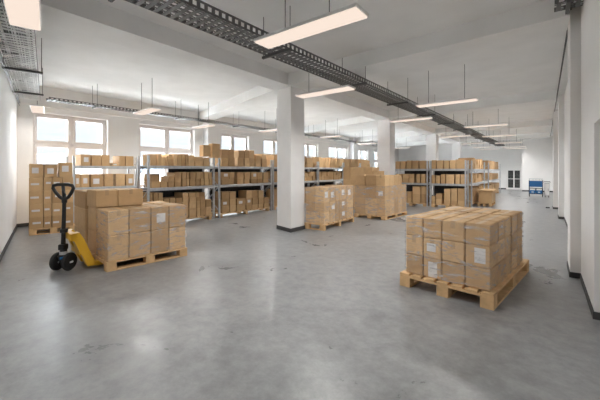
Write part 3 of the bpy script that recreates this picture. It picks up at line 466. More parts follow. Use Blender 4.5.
('S1', -0.29, -0.025, 1.355, 1.815, 0.166, 0.468, 'tan box, right column, fifth row back, bottom layer, pallet beside first pillar', 'boxes on the pallet beside the first pillar', 1, None, 1),
('S1', -0.59, -0.3, 0.025, 0.344, 0.471, 0.738, 'tan box, left column, first row back, middle layer, pallet beside first pillar', 'boxes on the pallet beside the first pillar', 1, None, 1),
('S1', -0.59, -0.3, 1.355, 1.815, 0.471, 0.738, 'tan box, left column, fifth row back, middle layer, pallet beside first pillar', 'boxes on the pallet beside the first pillar', 1, None, 1),
('S1', -0.29, -0.025, 0.025, 0.344, 0.471, 0.738, 'tan box, right column, first row back, middle layer, pallet beside first pillar', 'boxes on the pallet beside the first pillar', 1, None, 1),
('S1', -0.29, -0.025, 0.354, 0.675, 0.471, 0.738, 'tan box, right column, second row back, middle layer, pallet beside first pillar', 'boxes on the pallet beside the first pillar', 1, '+X', 1),
('S1', -0.29, -0.025, 0.685, 0.898, 0.471, 0.738, 'tan box, right column, third row back, middle layer, pallet beside first pillar', 'boxes on the pallet beside the first pillar', 1, None, 1),
('S1', -0.29, -0.025, 0.908, 1.345, 0.471, 0.738, 'tan box, right column, fourth row back, middle layer, pallet beside first pillar', 'boxes on the pallet beside the first pillar', 1, '+X', 1),
('S1', -0.29, -0.025, 1.355, 1.815, 0.471, 0.738, 'tan box, right column, fifth row back, middle layer, pallet beside first pillar', 'boxes on the pallet beside the first pillar', 1, None, 1),
('S1', -0.59, -0.3, 0.025, 0.344, 0.741, 1.133, 'tan box, left column, first row back, top layer, pallet beside first pillar', 'boxes on the pallet beside the first pillar', 1, None, 1),
('S1', -0.59, -0.3, 0.354, 0.675, 0.741, 1.133, 'tan box, left column, second row back, top layer, pallet beside first pillar', 'boxes on the pallet beside the first pillar', 1, None, 1),
('S1', -0.59, -0.3, 0.685, 0.898, 0.741, 1.133, 'tan box, left column, third row back, top layer, pallet beside first pillar', 'boxes on the pallet beside the first pillar', 1, None, 1),
('S1', -0.59, -0.3, 0.908, 1.345, 0.741, 1.133, 'tan box, left column, fourth row back, top layer, pallet beside first pillar', 'boxes on the pallet beside the first pillar', 1, None, 1),
('S1', -0.59, -0.3, 1.355, 1.815, 0.741, 1.133, 'tan box, left column, fifth row back, top layer, pallet beside first pillar', 'boxes on the pallet beside the first pillar', 1, None, 1),
('S1', -0.29, -0.025, 0.025, 0.344, 0.741, 1.133, 'tan box, right column, first row back, top layer, pallet beside first pillar', 'boxes on the pallet beside the first pillar', 1, '+X', 1),
('S1', -0.29, -0.025, 0.354, 0.675, 0.741, 1.133, 'tan box, right column, second row back, top layer, pallet beside first pillar', 'boxes on the pallet beside the first pillar', 1, '+X', 1),
('S1', -0.29, -0.025, 0.685, 0.898, 0.741, 1.133, 'tan box, right column, third row back, top layer, pallet beside first pillar', 'boxes on the pallet beside the first pillar', 1, None, 1),
('S1', -0.29, -0.025, 0.908, 1.345, 0.741, 1.133, 'tan box, right column, fourth row back, top layer, pallet beside first pillar', 'boxes on the pallet beside the first pillar', 1, '+X', 1),
('S1', -0.29, -0.025, 1.355, 1.815, 0.741, 1.133, 'tan box, right column, fifth row back, top layer, pallet beside first pillar', 'boxes on the pallet beside the first pillar', 1, '+X', 1),
('S2', -1.121, -0.726, 0.025, 0.37, 0.126, 0.658, 'tan box, first from left, first row back, bottom layer, pallet before second pillar', 'boxes on the pallet before the second pillar', 1, None, 1),
('S2', -1.121, -0.726, 1.308, 1.675, 0.126, 0.658, 'tan box, first from left, fifth row back, bottom layer, pallet before second pillar', 'boxes on the pallet before the second pillar', 1, None, 1),
('S2', -0.716, -0.34, 0.025, 0.37, 0.126, 0.658, 'tan box, second from left, first row back, bottom layer, pallet before second pillar', 'boxes on the pallet before the second pillar', 1, None, 1),
('S2', -0.716, -0.34, 1.308, 1.675, 0.126, 0.658, 'tan box, second from left, fifth row back, bottom layer, pallet before second pillar', 'boxes on the pallet before the second pillar', 1, None, 1),
('S2', -0.33, -0.025, 0.025, 0.37, 0.126, 0.658, 'tan box, third from left, first row back, bottom layer, pallet before second pillar', 'boxes on the pallet before the second pillar', 1, None, 1),
('S2', -0.33, -0.025, 0.38, 0.715, 0.126, 0.658, 'tan box, third from left, second row back, bottom layer, pallet before second pillar', 'boxes on the pallet before the second pillar', 1, None, 1),
('S2', -0.33, -0.025, 0.725, 1.015, 0.126, 0.658, 'tan box, third from left, third row back, bottom layer, pallet before second pillar', 'boxes on the pallet before the second pillar', 1, None, 1),
('S2', -0.33, -0.025, 1.025, 1.298, 0.126, 0.658, 'tan box, third from left, fourth row back, bottom layer, pallet before second pillar', 'boxes on the pallet before the second pillar', 1, None, 1),
('S2', -0.33, -0.025, 1.308, 1.675, 0.126, 0.658, 'tan box, third from left, fifth row back, bottom layer, pallet before second pillar', 'boxes on the pallet before the second pillar', 1, None, 1),
('S2', -1.121, -0.726, 0.025, 0.37, 0.661, 1.088, 'tan box, first from left, first row back, middle layer, pallet before second pillar', 'boxes on the pallet before the second pillar', 1, None, 1),
('S2', -1.121, -0.726, 1.308, 1.675, 0.661, 1.088, 'tan box, first from left, fifth row back, middle layer, pallet before second pillar', 'boxes on the pallet before the second pillar', 1, None, 1),
('S2', -0.716, -0.34, 0.025, 0.37, 0.661, 1.088, 'tan box, second from left, first row back, middle layer, pallet before second pillar', 'boxes on the pallet before the second pillar', 1, None, 1),
('S2', -0.716, -0.34, 1.308, 1.675, 0.661, 1.088, 'tan box, second from left, fifth row back, middle layer, pallet before second pillar', 'boxes on the pallet before the second pillar', 1, None, 1),
('S2', -0.33, -0.025, 0.025, 0.37, 0.661, 1.088, 'tan box, third from left, first row back, middle layer, pallet before second pillar', 'boxes on the pallet before the second pillar', 1, '-Y', 1),
('S2', -0.33, -0.025, 0.38, 0.715, 0.661, 1.088, 'tan box, third from left, second row back, middle layer, pallet before second pillar', 'boxes on the pallet before the second pillar', 1, None, 1),
('S2', -0.33, -0.025, 0.725, 1.015, 0.661, 1.088, 'tan box, third from left, third row back, middle layer, pallet before second pillar', 'boxes on the pallet before the second pillar', 1, None, 1),
('S2', -0.33, -0.025, 1.025, 1.298, 0.661, 1.088, 'tan box, third from left, fourth row back, middle layer, pallet before second pillar', 'boxes on the pallet before the second pillar', 1, None, 1),
('S2', -0.33, -0.025, 1.308, 1.675, 0.661, 1.088, 'tan box, third from left, fifth row back, middle layer, pallet before second pillar', 'boxes on the pallet before the second pillar', 1, None, 1),
('S2', -1.106, -0.761, 0.03, 0.365, 1.092, 1.43, 'tan box, first from left, first row back, top layer, pallet before second pillar', 'boxes on the pallet before the second pillar', 1, None, 1),
('S2', -0.721, -0.34, 0.03, 0.365, 1.092, 1.43, 'tan box, second from left, first row back, top layer, pallet before second pillar', 'boxes on the pallet before the second pillar', 1, None, 1),
('S2', -0.335, -0.025, 0.03, 0.365, 1.092, 1.43, 'tan box, third from left, first row back, top layer, pallet before second pillar', 'boxes on the pallet before the second pillar', 1, None, 1),
('S2', -0.335, -0.025, 0.385, 0.71, 1.092, 1.43, 'tan box, third from left, second row back, top layer, pallet before second pillar', 'boxes on the pallet before the second pillar', 1, None, 1),
('S2', -0.335, -0.025, 0.73, 1.01, 1.092, 1.43, 'tan box, third from left, third row back, top layer, pallet before second pillar', 'boxes on the pallet before the second pillar', 1, None, 1),
('S2', -0.721, -0.34, 0.385, 0.71, 1.092, 1.43, 'tan box, second from left, second row back, top layer, pallet before second pillar', 'boxes on the pallet before the second pillar', 1, None, 1),
('S2', -0.721, -0.34, 0.73, 1.01, 1.092, 1.43, 'tan box, second from left, third row back, top layer, pallet before second pillar', 'boxes on the pallet before the second pillar', 1, None, 1),
('S2', -1.106, -0.761, 0.385, 0.71, 1.092, 1.43, 'tan box, first from left, second row back, top layer, pallet before second pillar', 'boxes on the pallet before the second pillar', 1, None, 1),
('S2', -0.335, -0.025, 1.03, 1.293, 1.092, 1.4, 'tan box, third from left, fourth row back, top layer, pallet before second pillar', 'boxes on the pallet before the second pillar', 1, None, 1),
('W', -6.634, -6.326, 11.62, 12.3, 0.146, 0.668, 'tan box, first from left, bottom layer, tall pallet behind the wrapped one', 'boxes on the tall rear pallet', 0, None, 0),
('W', -6.314, -6.026, 11.62, 12.3, 0.146, 0.668, 'tan box, second from left, bottom layer, tall pallet behind the wrapped one', 'boxes on the tall rear pallet', 0, None, 0),
('W', -6.014, -5.696, 11.62, 12.3, 0.146, 0.668, 'tan box, third from left, bottom layer, tall pallet behind the wrapped one', 'boxes on the tall rear pallet', 0, None, 0),
('W', -5.684, -5.366, 11.62, 12.3, 0.146, 0.668, 'tan box, fourth from left, bottom layer, tall pallet behind the wrapped one', 'boxes on the tall rear pallet', 0, None, 0),
('W', -6.634, -6.326, 11.62, 12.3, 0.671, 1.198, 'tan box, first from left, middle layer, tall pallet behind the wrapped one', 'boxes on the tall rear pallet', 0, None, 0),
('W', -6.314, -6.026, 11.62, 12.3, 0.671, 1.198, 'tan box, second from left, middle layer, tall pallet behind the wrapped one', 'boxes on the tall rear pallet', 0, None, 0),
('W', -6.014, -5.696, 11.62, 12.3, 0.671, 1.198, 'tan box, third from left, middle layer, tall pallet behind the wrapped one', 'boxes on the tall rear pallet', 0, None, 0),
('W', -5.684, -5.366, 11.62, 12.3, 0.671, 1.198, 'tan box, fourth from left, middle layer, tall pallet behind the wrapped one', 'boxes on the tall rear pallet', 0, None, 0),
('W', -6.634, -6.326, 11.62, 12.3, 1.201, 1.708, 'tan box, first from left, top layer, tall pallet behind the wrapped one', 'boxes on the tall rear pallet', 0, None, 0),
('W', -6.314, -6.026, 11.62, 12.3, 1.201, 1.708, 'tan box, second from left, top layer, tall pallet behind the wrapped one', 'boxes on the tall rear pallet', 0, None, 0),
('W', -6.014, -5.696, 11.62, 12.3, 1.201, 1.708, 'tan box, third from left, top layer, tall pallet behind the wrapped one', 'boxes on the tall rear pallet', 0, None, 0),
('W', -5.684, -5.366, 11.62, 12.3, 1.201, 1.708, 'tan box, fourth from left, top layer, tall pallet behind the wrapped one', 'boxes on the tall rear pallet', 0, None, 0),
('W', -5.35, -5.08, 11.66, 12.1, 0.146, 0.6, 'tan box at right end of tall rear pallet, lowest of three', 'boxes on the tall rear pallet', 0, None, 0),
('W', -5.35, -5.08, 11.66, 12.1, 0.601, 1.1, 'tan box at right end of tall rear pallet, middle of three', 'boxes on the tall rear pallet', 0, None, 0),
('W', -5.35, -5.06, 11.66, 12.1, 1.101, 1.56, 'tan box at right end of tall rear pallet, highest of three', 'boxes on the tall rear pallet', 0, None, 0),
('W', -8.85, -8.64, 6.22, 6.5, 2.035, 2.4, 'pale tan box standing high at the right end of second window-side rack', 'tall boxes between the racks', 1, None, 0),
('W', -8.85, -8.64, 6.57, 6.88, 2.002, 2.47, 'tall pale tan box bridging the posts between second and third window-side racks', 'tall boxes between the racks', 1, None, 0),
('W', -2.36, -1.86, 16.2, 16.9, 0.146, 0.62, 'tan box nearest camera on low load before near aisle-end rack', 'boxes of the low load beside the aisle', 1, None, 0),
('W', -2.36, -1.86, 16.92, 17.6, 0.146, 0.62, 'tan box farther back on low load before near aisle-end rack', 'boxes of the low load beside the aisle', 1, None, 0),
('W', -2.4, -1.8, 16.15, 17.7, 0.622, 0.7, 'wide flat tan box lying on low load before near aisle-end rack', 'boxes of the low load beside the aisle', 1, None, 0),
]
FAR_BOXES = [
(-10.991, -10.541, 3.316, 3.574, 0.151, 0.54),
(-11.011, -10.561, 3.316, 3.574, 0.541, 0.83),
(-10.976, -10.526, 3.606, 3.884, 0.151, 0.52),
(-10.981, -10.531, 3.606, 3.884, 0.521, 0.81),
(-11.001, -10.551, 3.926, 4.214, 0.151, 0.49),
(-11.017, -10.567, 3.926, 4.214, 0.491, 0.82),
(-10.999, -10.549, 4.256, 4.564, 0.151, 0.46),
(-10.99, -10.54, 4.256, 4.564, 0.461, 0.8),
(-11.019, -10.569, 4.606, 4.914, 0.151, 0.46),
(-10.972, -10.522, 4.606, 4.914, 0.461, 0.77),
(-9.08, -8.623, 9.564, 9.773, 1.723, 2.228),
(-9.08, -8.624, 9.785, 9.989, 1.723, 1.94),
(-9.08, -8.635, 9.785, 9.989, 1.941, 2.158),
(-9.08, -8.627, 10.001, 10.222, 1.723, 1.939),
(-9.08, -8.601, 10.001, 10.222, 1.94, 2.238),
(-9.08, -8.626, 10.234, 10.563, 1.723, 1.976),
(-9.08, -8.645, 10.234, 10.563, 1.977, 2.229),
(-9.08, -8.611, 10.575, 10.798, 1.723, 1.922),
(-9.08, -8.641, 10.575, 10.798, 1.923, 2.199),
(-9.08, -8.637, 10.81, 11.122, 1.723, 2.224),
(-9.08, -8.624, 11.206, 11.448, 1.723, 1.937),
(-9.08, -8.61, 11.206, 11.448, 1.938, 2.151),
(-9.08, -8.648, 11.46, 11.7, 1.723, 1.973),
(-9.08, -8.618, 11.46, 11.7, 1.974, 2.224),
(-9.08, -8.642, 11.758, 11.978, 1.723, 1.909),
(-9.08, -8.624, 11.758, 11.978, 1.91, 2.168),
(-9.08, -8.639, 11.99, 12.294, 1.723, 1.939),
(-9.08, -8.638, 11.99, 12.294, 1.94, 2.156),
(-9.08, -8.62, 9.564, 9.781, 1.103, 1.288),
(-9.08, -8.62, 9.564, 9.781, 1.289, 1.545),
(-9.08, -8.63, 9.793, 10.086, 1.103, 1.298),
(-9.08, -8.623, 9.793, 10.086, 1.299, 1.493),
(-9.08, -8.608, 10.098, 10.376, 1.103, 1.315),
(-9.08, -8.627, 10.098, 10.376, 1.316, 1.529),
(-9.08, -8.622, 10.486, 10.78, 1.103, 1.295),
(-9.08, -8.644, 10.486, 10.78, 1.296, 1.488),
(-9.08, -8.638, 10.792, 11.013, 1.103, 1.301),
(-9.08, -8.616, 10.792, 11.013, 1.302, 1.5),
(-9.08, -8.633, 11.025, 11.334, 1.103, 1.293),
(-9.08, -8.641, 11.025, 11.334, 1.294, 1.484),
(-9.08, -8.626, 11.346, 11.654, 1.103, 1.327),
(-9.08, -8.601, 11.346, 11.654, 1.328, 1.552),
(-9.08, -8.607, 11.666, 11.883, 1.103, 1.291),
(-9.08, -8.631, 11.666, 11.883, 1.292, 1.48),
(-9.08, -8.644, 11.927, 12.215, 1.103, 1.313),
(-9.08, -8.603, 11.927, 12.215, 1.314, 1.523),
(-9.08, -8.622, 12.256, 12.436, 1.103, 1.309),
(-9.08, -8.631, 12.256, 12.436, 1.31, 1.517),
(-9.08, -8.64, 9.564, 9.883, 0.151, 0.436),
(-9.08, -8.625, 9.564, 9.883, 0.437, 0.83),
(-9.08, -8.645, 9.968, 10.341, 0.151, 0.861),
(-9.08, -8.612, 10.42, 10.724, 0.151, 0.419),
(-9.08, -8.604, 10.42, 10.724, 0.42, 0.791),
(-9.08, -8.632, 10.736, 11.096, 0.151, 0.447),
(-9.08, -8.618, 10.736, 11.096, 0.448, 0.857),
(-9.08, -8.62, 11.108, 11.37, 0.151, 0.476),
(-9.08, -8.624, 11.108, 11.37, 0.477, 0.801),
(-9.08, -8.62, 11.382, 11.749, 0.151, 0.407),
(-9.08, -8.621, 11.382, 11.749, 0.408, 0.761),
(-9.08, -8.622, 11.761, 12.017, 0.151, 0.469),
(-9.08, -8.601, 11.761, 12.017, 0.47, 0.788),
(-9.08, -8.649, 12.029, 12.365, 0.151, 0.478),
(-9.08, -8.605, 12.029, 12.365, 0.479, 0.807),
(-9.08, -8.641, 12.784, 12.982, 1.723, 1.972),
(-9.08, -8.642, 12.784, 12.982, 1.973, 2.221),
(-9.08, -8.629, 12.994, 13.318, 1.723, 1.917),
(-9.08, -8.635, 12.994, 13.318, 1.918, 2.186),
(-9.08, -8.632, 13.361, 13.65, 1.723, 1.955),
(-9.08, -8.64, 13.361, 13.65, 1.956, 2.188),
(-9.08, -8.65, 13.765, 13.966, 1.723, 1.976),
(-9.08, -8.621, 13.765, 13.966, 1.977, 2.229),
(-9.08, -8.648, 13.978, 14.257, 1.723, 1.937),
(-9.08, -8.613, 13.978, 14.257, 1.938, 2.152),
(-9.08, -8.625, 14.379, 14.659, 1.723, 1.96),
(-9.08, -8.609, 14.379, 14.659, 1.961, 2.198),
(-9.08, -8.625, 12.784, 12.979, 1.103, 1.269),
(-9.08, -8.649, 12.784, 12.979, 1.27, 1.5),
(-9.08, -8.622, 12.991, 13.217, 1.103, 1.276),
(-9.08, -8.625, 12.991, 13.217, 1.277, 1.516),
(-9.08, -8.617, 13.229, 13.476, 1.103, 1.312),
(-9.08, -8.642, 13.229, 13.476, 1.313, 1.521),
(-9.08, -8.642, 13.488, 13.769, 1.103, 1.307),
(-9.08, -8.601, 13.488, 13.769, 1.308, 1.513),
(-9.08, -8.642, 13.781, 14.096, 1.103, 1.275),
(-9.08, -8.644, 13.781, 14.096, 1.276, 1.515),
(-9.08, -8.609, 14.108, 14.34, 1.103, 1.301),
(-9.08, -8.613, 14.108, 14.34, 1.302, 1.499),
(-9.08, -8.648, 14.41, 14.648, 1.103, 1.331),
(-9.08, -8.615, 14.41, 14.648, 1.332, 1.561),
(-9.08, -8.633, 14.66, 14.836, 1.103, 1.274),
(-9.08, -8.612, 14.66, 14.836, 1.275, 1.511),
(-9.08, -8.602, 12.784, 13.04, 0.151, 0.442),
(-9.08, -8.601, 12.784, 13.04, 0.443, 0.846),
(-9.08, -8.633, 13.052, 13.329, 0.151, 0.483),
(-9.08, -8.636, 13.052, 13.329, 0.484, 0.816),
(-9.08, -8.607, 13.341, 13.641, 0.151, 0.783),
(-9.08, -8.645, 13.653, 13.991, 0.151, 0.746),
(-9.08, -8.638, 14.003, 14.356, 0.151, 0.442),
(-9.08, -8.628, 14.003, 14.356, 0.443, 0.846),
(-9.08, -8.634, 14.368, 14.612, 0.151, 0.435),
(-9.08, -8.635, 14.368, 14.612, 0.436, 0.829),
(-9.08, -8.628, 14.653, 14.836, 0.151, 0.469),
(-9.08, -8.631, 14.653, 14.836, 0.47, 0.787),
(-9.08, -8.637, 15.164, 15.451, 1.723, 1.958),
(-9.08, -8.625, 15.164, 15.451, 1.959, 2.194),
(-9.08, -8.64, 15.463, 15.748, 1.723, 1.938),
(-9.08, -8.642, 15.463, 15.748, 1.939, 2.155),
(-9.08, -8.604, 15.854, 16.078, 1.723, 1.966),
(-9.08, -8.646, 15.854, 16.078, 1.967, 2.209),
(-9.08, -8.607, 16.09, 16.289, 1.723, 1.926),
(-9.08, -8.613, 16.09, 16.289, 1.927, 2.208),
(-9.08, -8.624, 16.301, 16.535, 1.723, 1.962),
(-9.08, -8.649, 16.301, 16.535, 1.963, 2.202),
(-9.08, -8.623, 16.593, 16.786, 1.723, 1.968),
(-9.08, -8.606, 16.593, 16.786, 1.969, 2.215),
(-9.08, -8.601, 15.164, 15.384, 1.103, 1.56),
(-9.08, -8.619, 15.396, 15.703, 1.103, 1.331),
(-9.08, -8.646, 15.396, 15.703, 1.332, 1.559),
(-9.08, -8.648, 15.715, 15.917, 1.103, 1.294),
(-9.08, -8.607, 15.715, 15.917, 1.295, 1.487),
(-9.08, -8.625, 15.929, 16.192, 1.103, 1.327),
(-9.08, -8.644, 15.929, 16.192, 1.328, 1.553),
(-9.08, -8.615, 16.204, 16.419, 1.103, 1.33),
(-9.08, -8.607, 16.204, 16.419, 1.331, 1.558),
(-9.08, -8.642, 16.431, 16.667, 1.103, 1.325),
(-9.08, -8.606, 16.431, 16.667, 1.326, 1.549),
(-9.08, -8.603, 15.164, 15.513, 0.151, 0.504),
(-9.08, -8.62, 15.164, 15.513, 0.505, 0.857),
(-9.08, -8.614, 15.525, 15.778, 0.151, 0.505),
(-9.08, -8.603, 15.525, 15.778, 0.506, 0.86),
(-9.08, -8.622, 15.79, 16.128, 0.151, 0.76),
(-9.08, -8.641, 16.14, 16.498, 0.151, 0.496),
(-9.08, -8.632, 16.14, 16.498, 0.497, 0.842),
(-9.08, -8.647, 16.51, 16.786, 0.151, 0.481),
(-9.08, -8.621, 16.51, 16.786, 0.482, 0.812),
(-9.08, -8.606, 17.114, 17.325, 1.723, 1.935),
(-9.08, -8.624, 17.114, 17.325, 1.936, 2.23),
(-9.08, -8.613, 17.337, 17.571, 1.723, 2.218),
(-9.08, -8.632, 17.583, 17.817, 1.723, 1.961),
(-9.08, -8.604, 17.583, 17.817, 1.962, 2.201),
(-9.08, -8.65, 17.829, 18.135, 1.723, 1.961),
(-9.08, -8.622, 17.829, 18.135, 1.962, 2.2),
(-9.08, -8.618, 18.19, 18.395, 1.723, 1.951),
(-9.08, -8.64, 18.19, 18.395, 1.952, 2.18),
(-9.08, -8.619, 17.114, 17.428, 1.103, 1.306),
(-9.08, -8.617, 17.114, 17.428, 1.307, 1.511),
(-9.08, -8.64, 17.491, 17.818, 1.103, 1.265),
(-9.08, -8.642, 17.491, 17.818, 1.266, 1.49),
(-9.08, -8.642, 17.937, 18.183, 1.103, 1.317),
(-9.08, -8.644, 17.937, 18.183, 1.318, 1.533),
(-9.08, -8.624, 18.224, 18.515, 1.103, 1.292),
(-9.08, -8.604, 18.224, 18.515, 1.293, 1.553),
(-9.08, -8.612, 17.114, 17.495, 0.151, 0.479),
(-9.08, -8.605, 17.114, 17.495, 0.48, 0.809),
(-9.08, -8.642, 17.58, 17.925, 0.151, 0.449),
(-9.08, -8.645, 17.58, 17.925, 0.45, 0.862),
(-9.08, -8.632, 18.032, 18.275, 0.151, 0.453),
(-9.08, -8.615, 18.032, 18.275, 0.454, 0.757),
(-9.08, -8.615, 18.335, 18.536, 0.151, 0.49),
(-9.08, -8.647, 18.335, 18.536, 0.491, 0.831),
(-3.13, -2.507, 15.364, 15.84, 1.653, 1.826),
(-3.13, -2.503, 15.364, 15.84, 1.827, 2.067),
(-3.13, -2.547, 15.914, 16.385, 1.653, 1.897),
(-3.13, -2.516, 15.914, 16.385, 1.898, 2.142),
(-3.13, -2.542, 16.508, 16.949, 1.653, 1.858),
(-3.13, -2.549, 16.508, 16.949, 1.859, 2.065),
(-3.13, -2.548, 16.961, 17.275, 1.653, 1.861),
(-3.13, -2.506, 16.961, 17.275, 1.862, 2.069),
(-3.13, -2.541, 17.287, 17.62, 1.653, 2.094),
(-3.13, -2.51, 17.632, 17.934, 1.653, 1.878),
(-3.13, -2.518, 17.632, 17.934, 1.879, 2.105),
(-3.13, -2.538, 17.946, 18.244, 1.653, 2.099),
(-3.13, -2.503, 18.285, 18.59, 1.653, 1.859),
(-3.13, -2.53, 18.285, 18.59, 1.86, 2.145),
(-3.13, -2.536, 15.364, 15.723, 1.023, 1.197),
(-3.13, -2.516, 15.364, 15.723, 1.198, 1.439),
(-3.13, -2.532, 15.735, 16.028, 1.023, 1.424),
(-3.13, -2.548, 16.04, 16.337, 1.023, 1.203),
(-3.13, -2.519, 16.04, 16.337, 1.204, 1.384),
(-3.13, -2.509, 16.349, 16.727, 1.023, 1.404),
(-3.13, -2.512, 16.739, 17.178, 1.023, 1.193),
(-3.13, -2.543, 16.739, 17.178, 1.194, 1.429),
(-3.13, -2.538, 17.19, 17.639, 1.023, 1.217),
(-3.13, -2.512, 17.19, 17.639, 1.218, 1.411),
(-3.13, -2.544, 17.68, 18.083, 1.023, 1.391),
(-3.13, -2.549, 18.095, 18.44, 1.023, 1.197),
(-3.13, -2.549, 18.095, 18.44, 1.198, 1.373),
(-3.13, -2.542, 18.49, 18.686, 1.023, 1.195),
(-3.13, -2.533, 18.49, 18.686, 1.196, 1.434),
(-3.13, -2.513, 15.364, 15.715, 0.151, 0.402),
(-3.13, -2.522, 15.364, 15.715, 0.403, 0.749),
(-3.13, -2.52, 15.774, 16.122, 0.151, 0.47),
(-3.13, -2.55, 15.774, 16.122, 0.471, 0.789),
(-3.13, -2.505, 16.134, 16.472, 0.151, 0.464),
(-3.13, -2.524, 16.134, 16.472, 0.465, 0.778),
(-3.13, -2.512, 16.484, 16.945, 0.151, 0.47),
(-3.13, -2.503, 16.484, 16.945, 0.471, 0.79),
(-3.13, -2.543, 16.957, 17.414, 0.151, 0.383),
(-3.13, -2.522, 16.957, 17.414, 0.384, 0.706),
(-3.13, -2.535, 17.426, 17.874, 0.151, 0.42),
(-3.13, -2.517, 17.426, 17.874, 0.421, 0.794),
(-3.13, -2.533, 17.942, 18.243, 0.151, 0.423),
(-3.13, -2.51, 17.942, 18.243, 0.424, 0.8),
(-3.13, -2.502, 18.311, 18.686, 0.151, 0.427),
(-3.13, -2.525, 18.311, 18.686, 0.428, 0.705),
(-3.13, -2.532, 20.464, 21.028, 1.653, 1.893),
(-3.13, -2.505, 20.464, 21.028, 1.894, 2.134),
(-3.13, -2.516, 21.129, 21.694, 1.653, 1.87),
(-3.13, -2.528, 21.129, 21.694, 1.871, 2.087),
(-3.13, -2.518, 21.706, 22.273, 1.653, 2.14),
(-3.13, -2.521, 22.376, 22.88, 1.653, 2.063),
(-3.13, -2.506, 22.892, 23.455, 1.653, 1.897),
(-3.13, -2.503, 22.892, 23.455, 1.898, 2.141),
(-3.13, -2.537, 23.566, 24.127, 1.653, 2.114),
(-3.13, -2.525, 24.196, 24.687, 1.653, 1.865),
(-3.13, -2.54, 24.196, 24.687, 1.866, 2.077),
(-3.13, -2.549, 24.699, 25.2, 1.653, 2.073),
(-3.13, -2.531, 25.212, 25.67, 1.653, 1.859),
(-3.13, -2.541, 25.212, 25.67, 1.86, 2.145),
(-3.13, -2.541, 20.464, 20.973, 1.023, 1.397),
(-3.13, -2.507, 21.03, 21.592, 1.023, 1.214),
(-3.13, -2.549, 21.03, 21.592, 1.215, 1.406),
(-3.13, -2.534, 21.604, 22.104, 1.023, 1.433),
(-3.13, -2.539, 22.116, 22.655, 1.023, 1.179),
(-3.13, -2.532, 22.116, 22.655, 1.18, 1.396),
(-3.13, -2.522, 22.667, 23.184, 1.023, 1.179),
(-3.13, -2.501, 22.667, 23.184, 1.18, 1.396),
(-3.13, -2.542, 23.196, 23.785, 1.023, 1.203),
(-3.13, -2.541, 23.196, 23.785, 1.204, 1.384),
(-3.13, -2.525, 23.797, 24.259, 1.023, 1.208),
(-3.13, -2.533, 23.797, 24.259, 1.209, 1.394),
(-3.13, -2.503, 24.309, 25.027, 1.023, 1.206),
(-3.13, -2.525, 24.309, 25.027, 1.207, 1.39),
(-3.13, -2.55, 25.039, 25.767, 1.023, 1.377),
(-3.13, -2.525, 20.464, 21.15, 0.151, 0.706),
(-3.13, -2.503, 21.162, 21.879, 0.151, 0.426),
(-3.13, -2.518, 21.162, 21.879, 0.427, 0.702),
(-3.13, -2.507, 21.891, 22.381, 0.151, 0.469),
(-3.13, -2.525, 21.891, 22.381, 0.47, 0.788),
(-3.13, -2.519, 22.393, 22.897, 0.151, 0.432),
(-3.13, -2.51, 22.393, 22.897, 0.433, 0.714),
(-3.13, -2.508, 22.909, 23.542, 0.151, 0.433),
(-3.13, -2.539, 22.909, 23.542, 0.434, 0.716),
(-3.13, -2.528, 23.628, 24.261, 0.151, 0.725),
(-3.13, -2.531, 24.273, 24.98, 0.151, 0.695),
(-3.13, -2.529, 24.992, 25.673, 0.151, 0.714),
(-3.13, -2.548, 25.685, 25.936, 0.151, 0.396),
(-3.13, -2.515, 25.685, 25.936, 0.397, 0.735),
]# ------------------------------------------------------------------ setting
ZC = 4.05; ZB = 3.75; XW = -11.67
def lwy(x): return 2.28 - .2513 * (x - XW)          # the left wall runs slightly askew
YFAR, YFAR2, XSTEP = 31.5, 29.2, -1.37
COLS = (6.36, 12.95, 20.1, 27.0)

bm = bmesh.new(); prism(bm, [(-12.3, -2.2), (1.6, -2.2), (1.6, 32.2), (-12.3, 32.2)], 'z', -.25, 0)
struct(finish('floor', bm, M['floor']), 'grey polished concrete warehouse floor with cloudy stains', 'floor')
bm = bmesh.new(); prism(bm, [(-12.3, -2.2), (1.6, -2.2), (1.6, 32.2), (-12.3, 32.2)], 'z', ZC, ZC + .3)
ceil = struct(finish('ceiling', bm, M['ceil']), 'painted concrete ceiling slab above the beams', 'ceiling')

# left wall
bm = bmesh.new(); prism(bm, [(XW - .35, lwy(XW - .35)), (.42, lwy(.42)), (.42, lwy(.42) - .3), (XW - .35, lwy(XW - .35) - .3)], 'z', 0, ZC)
struct(finish('wall_left', bm, M['wall']), 'white plaster end wall at the left, running beside the cable tray', 'wall')
bm = bmesh.new(); prism(bm, [(XW, lwy(XW)), (.42, lwy(.42)), (.42, lwy(.42) + .015), (XW, lwy(XW) + .015)], 'z', 0, .1)
struct(finish('baseboard_left', bm, M['base']), 'dark baseboard along the left wall', 'baseboard')

# window wall
WINS = ((2.63, 4.62), (5.65, 7.97), (9.2, 11.08), (12.11, 14.05), (15.25, 17.2), (18.45, 21.1), (22.25, 24.6), (25.75, 27.7))
ZS, ZT = .95, 3.28
bm = bmesh.new()
bx(bm, XW - .35, XW, lwy(XW) - .1, YFAR, 0, ZS); bx(bm, XW - .35, XW, lwy(XW) - .1, YFAR, ZT, ZC)
e = lwy(XW) - .1
for a, b in WINS:
    bx(bm, XW - .35, XW, e, a, ZS, ZT); e = b
bx(bm, XW - .35, XW, e, YFAR, ZS, ZT)
struct(finish('wall_window', bm, M['wall']), 'long white wall with the row of windows', 'wall')
bm = bmesh.new(); bx(bm, XW, XW + .015, lwy(XW), YFAR, 0, .1)
struct(finish('baseboard_window', bm, M['base']), 'dark baseboard under the windows', 'baseboard')
ORD = ['first', 'second', 'third', 'fourth', 'fifth', 'sixth', 'seventh', 'eighth']
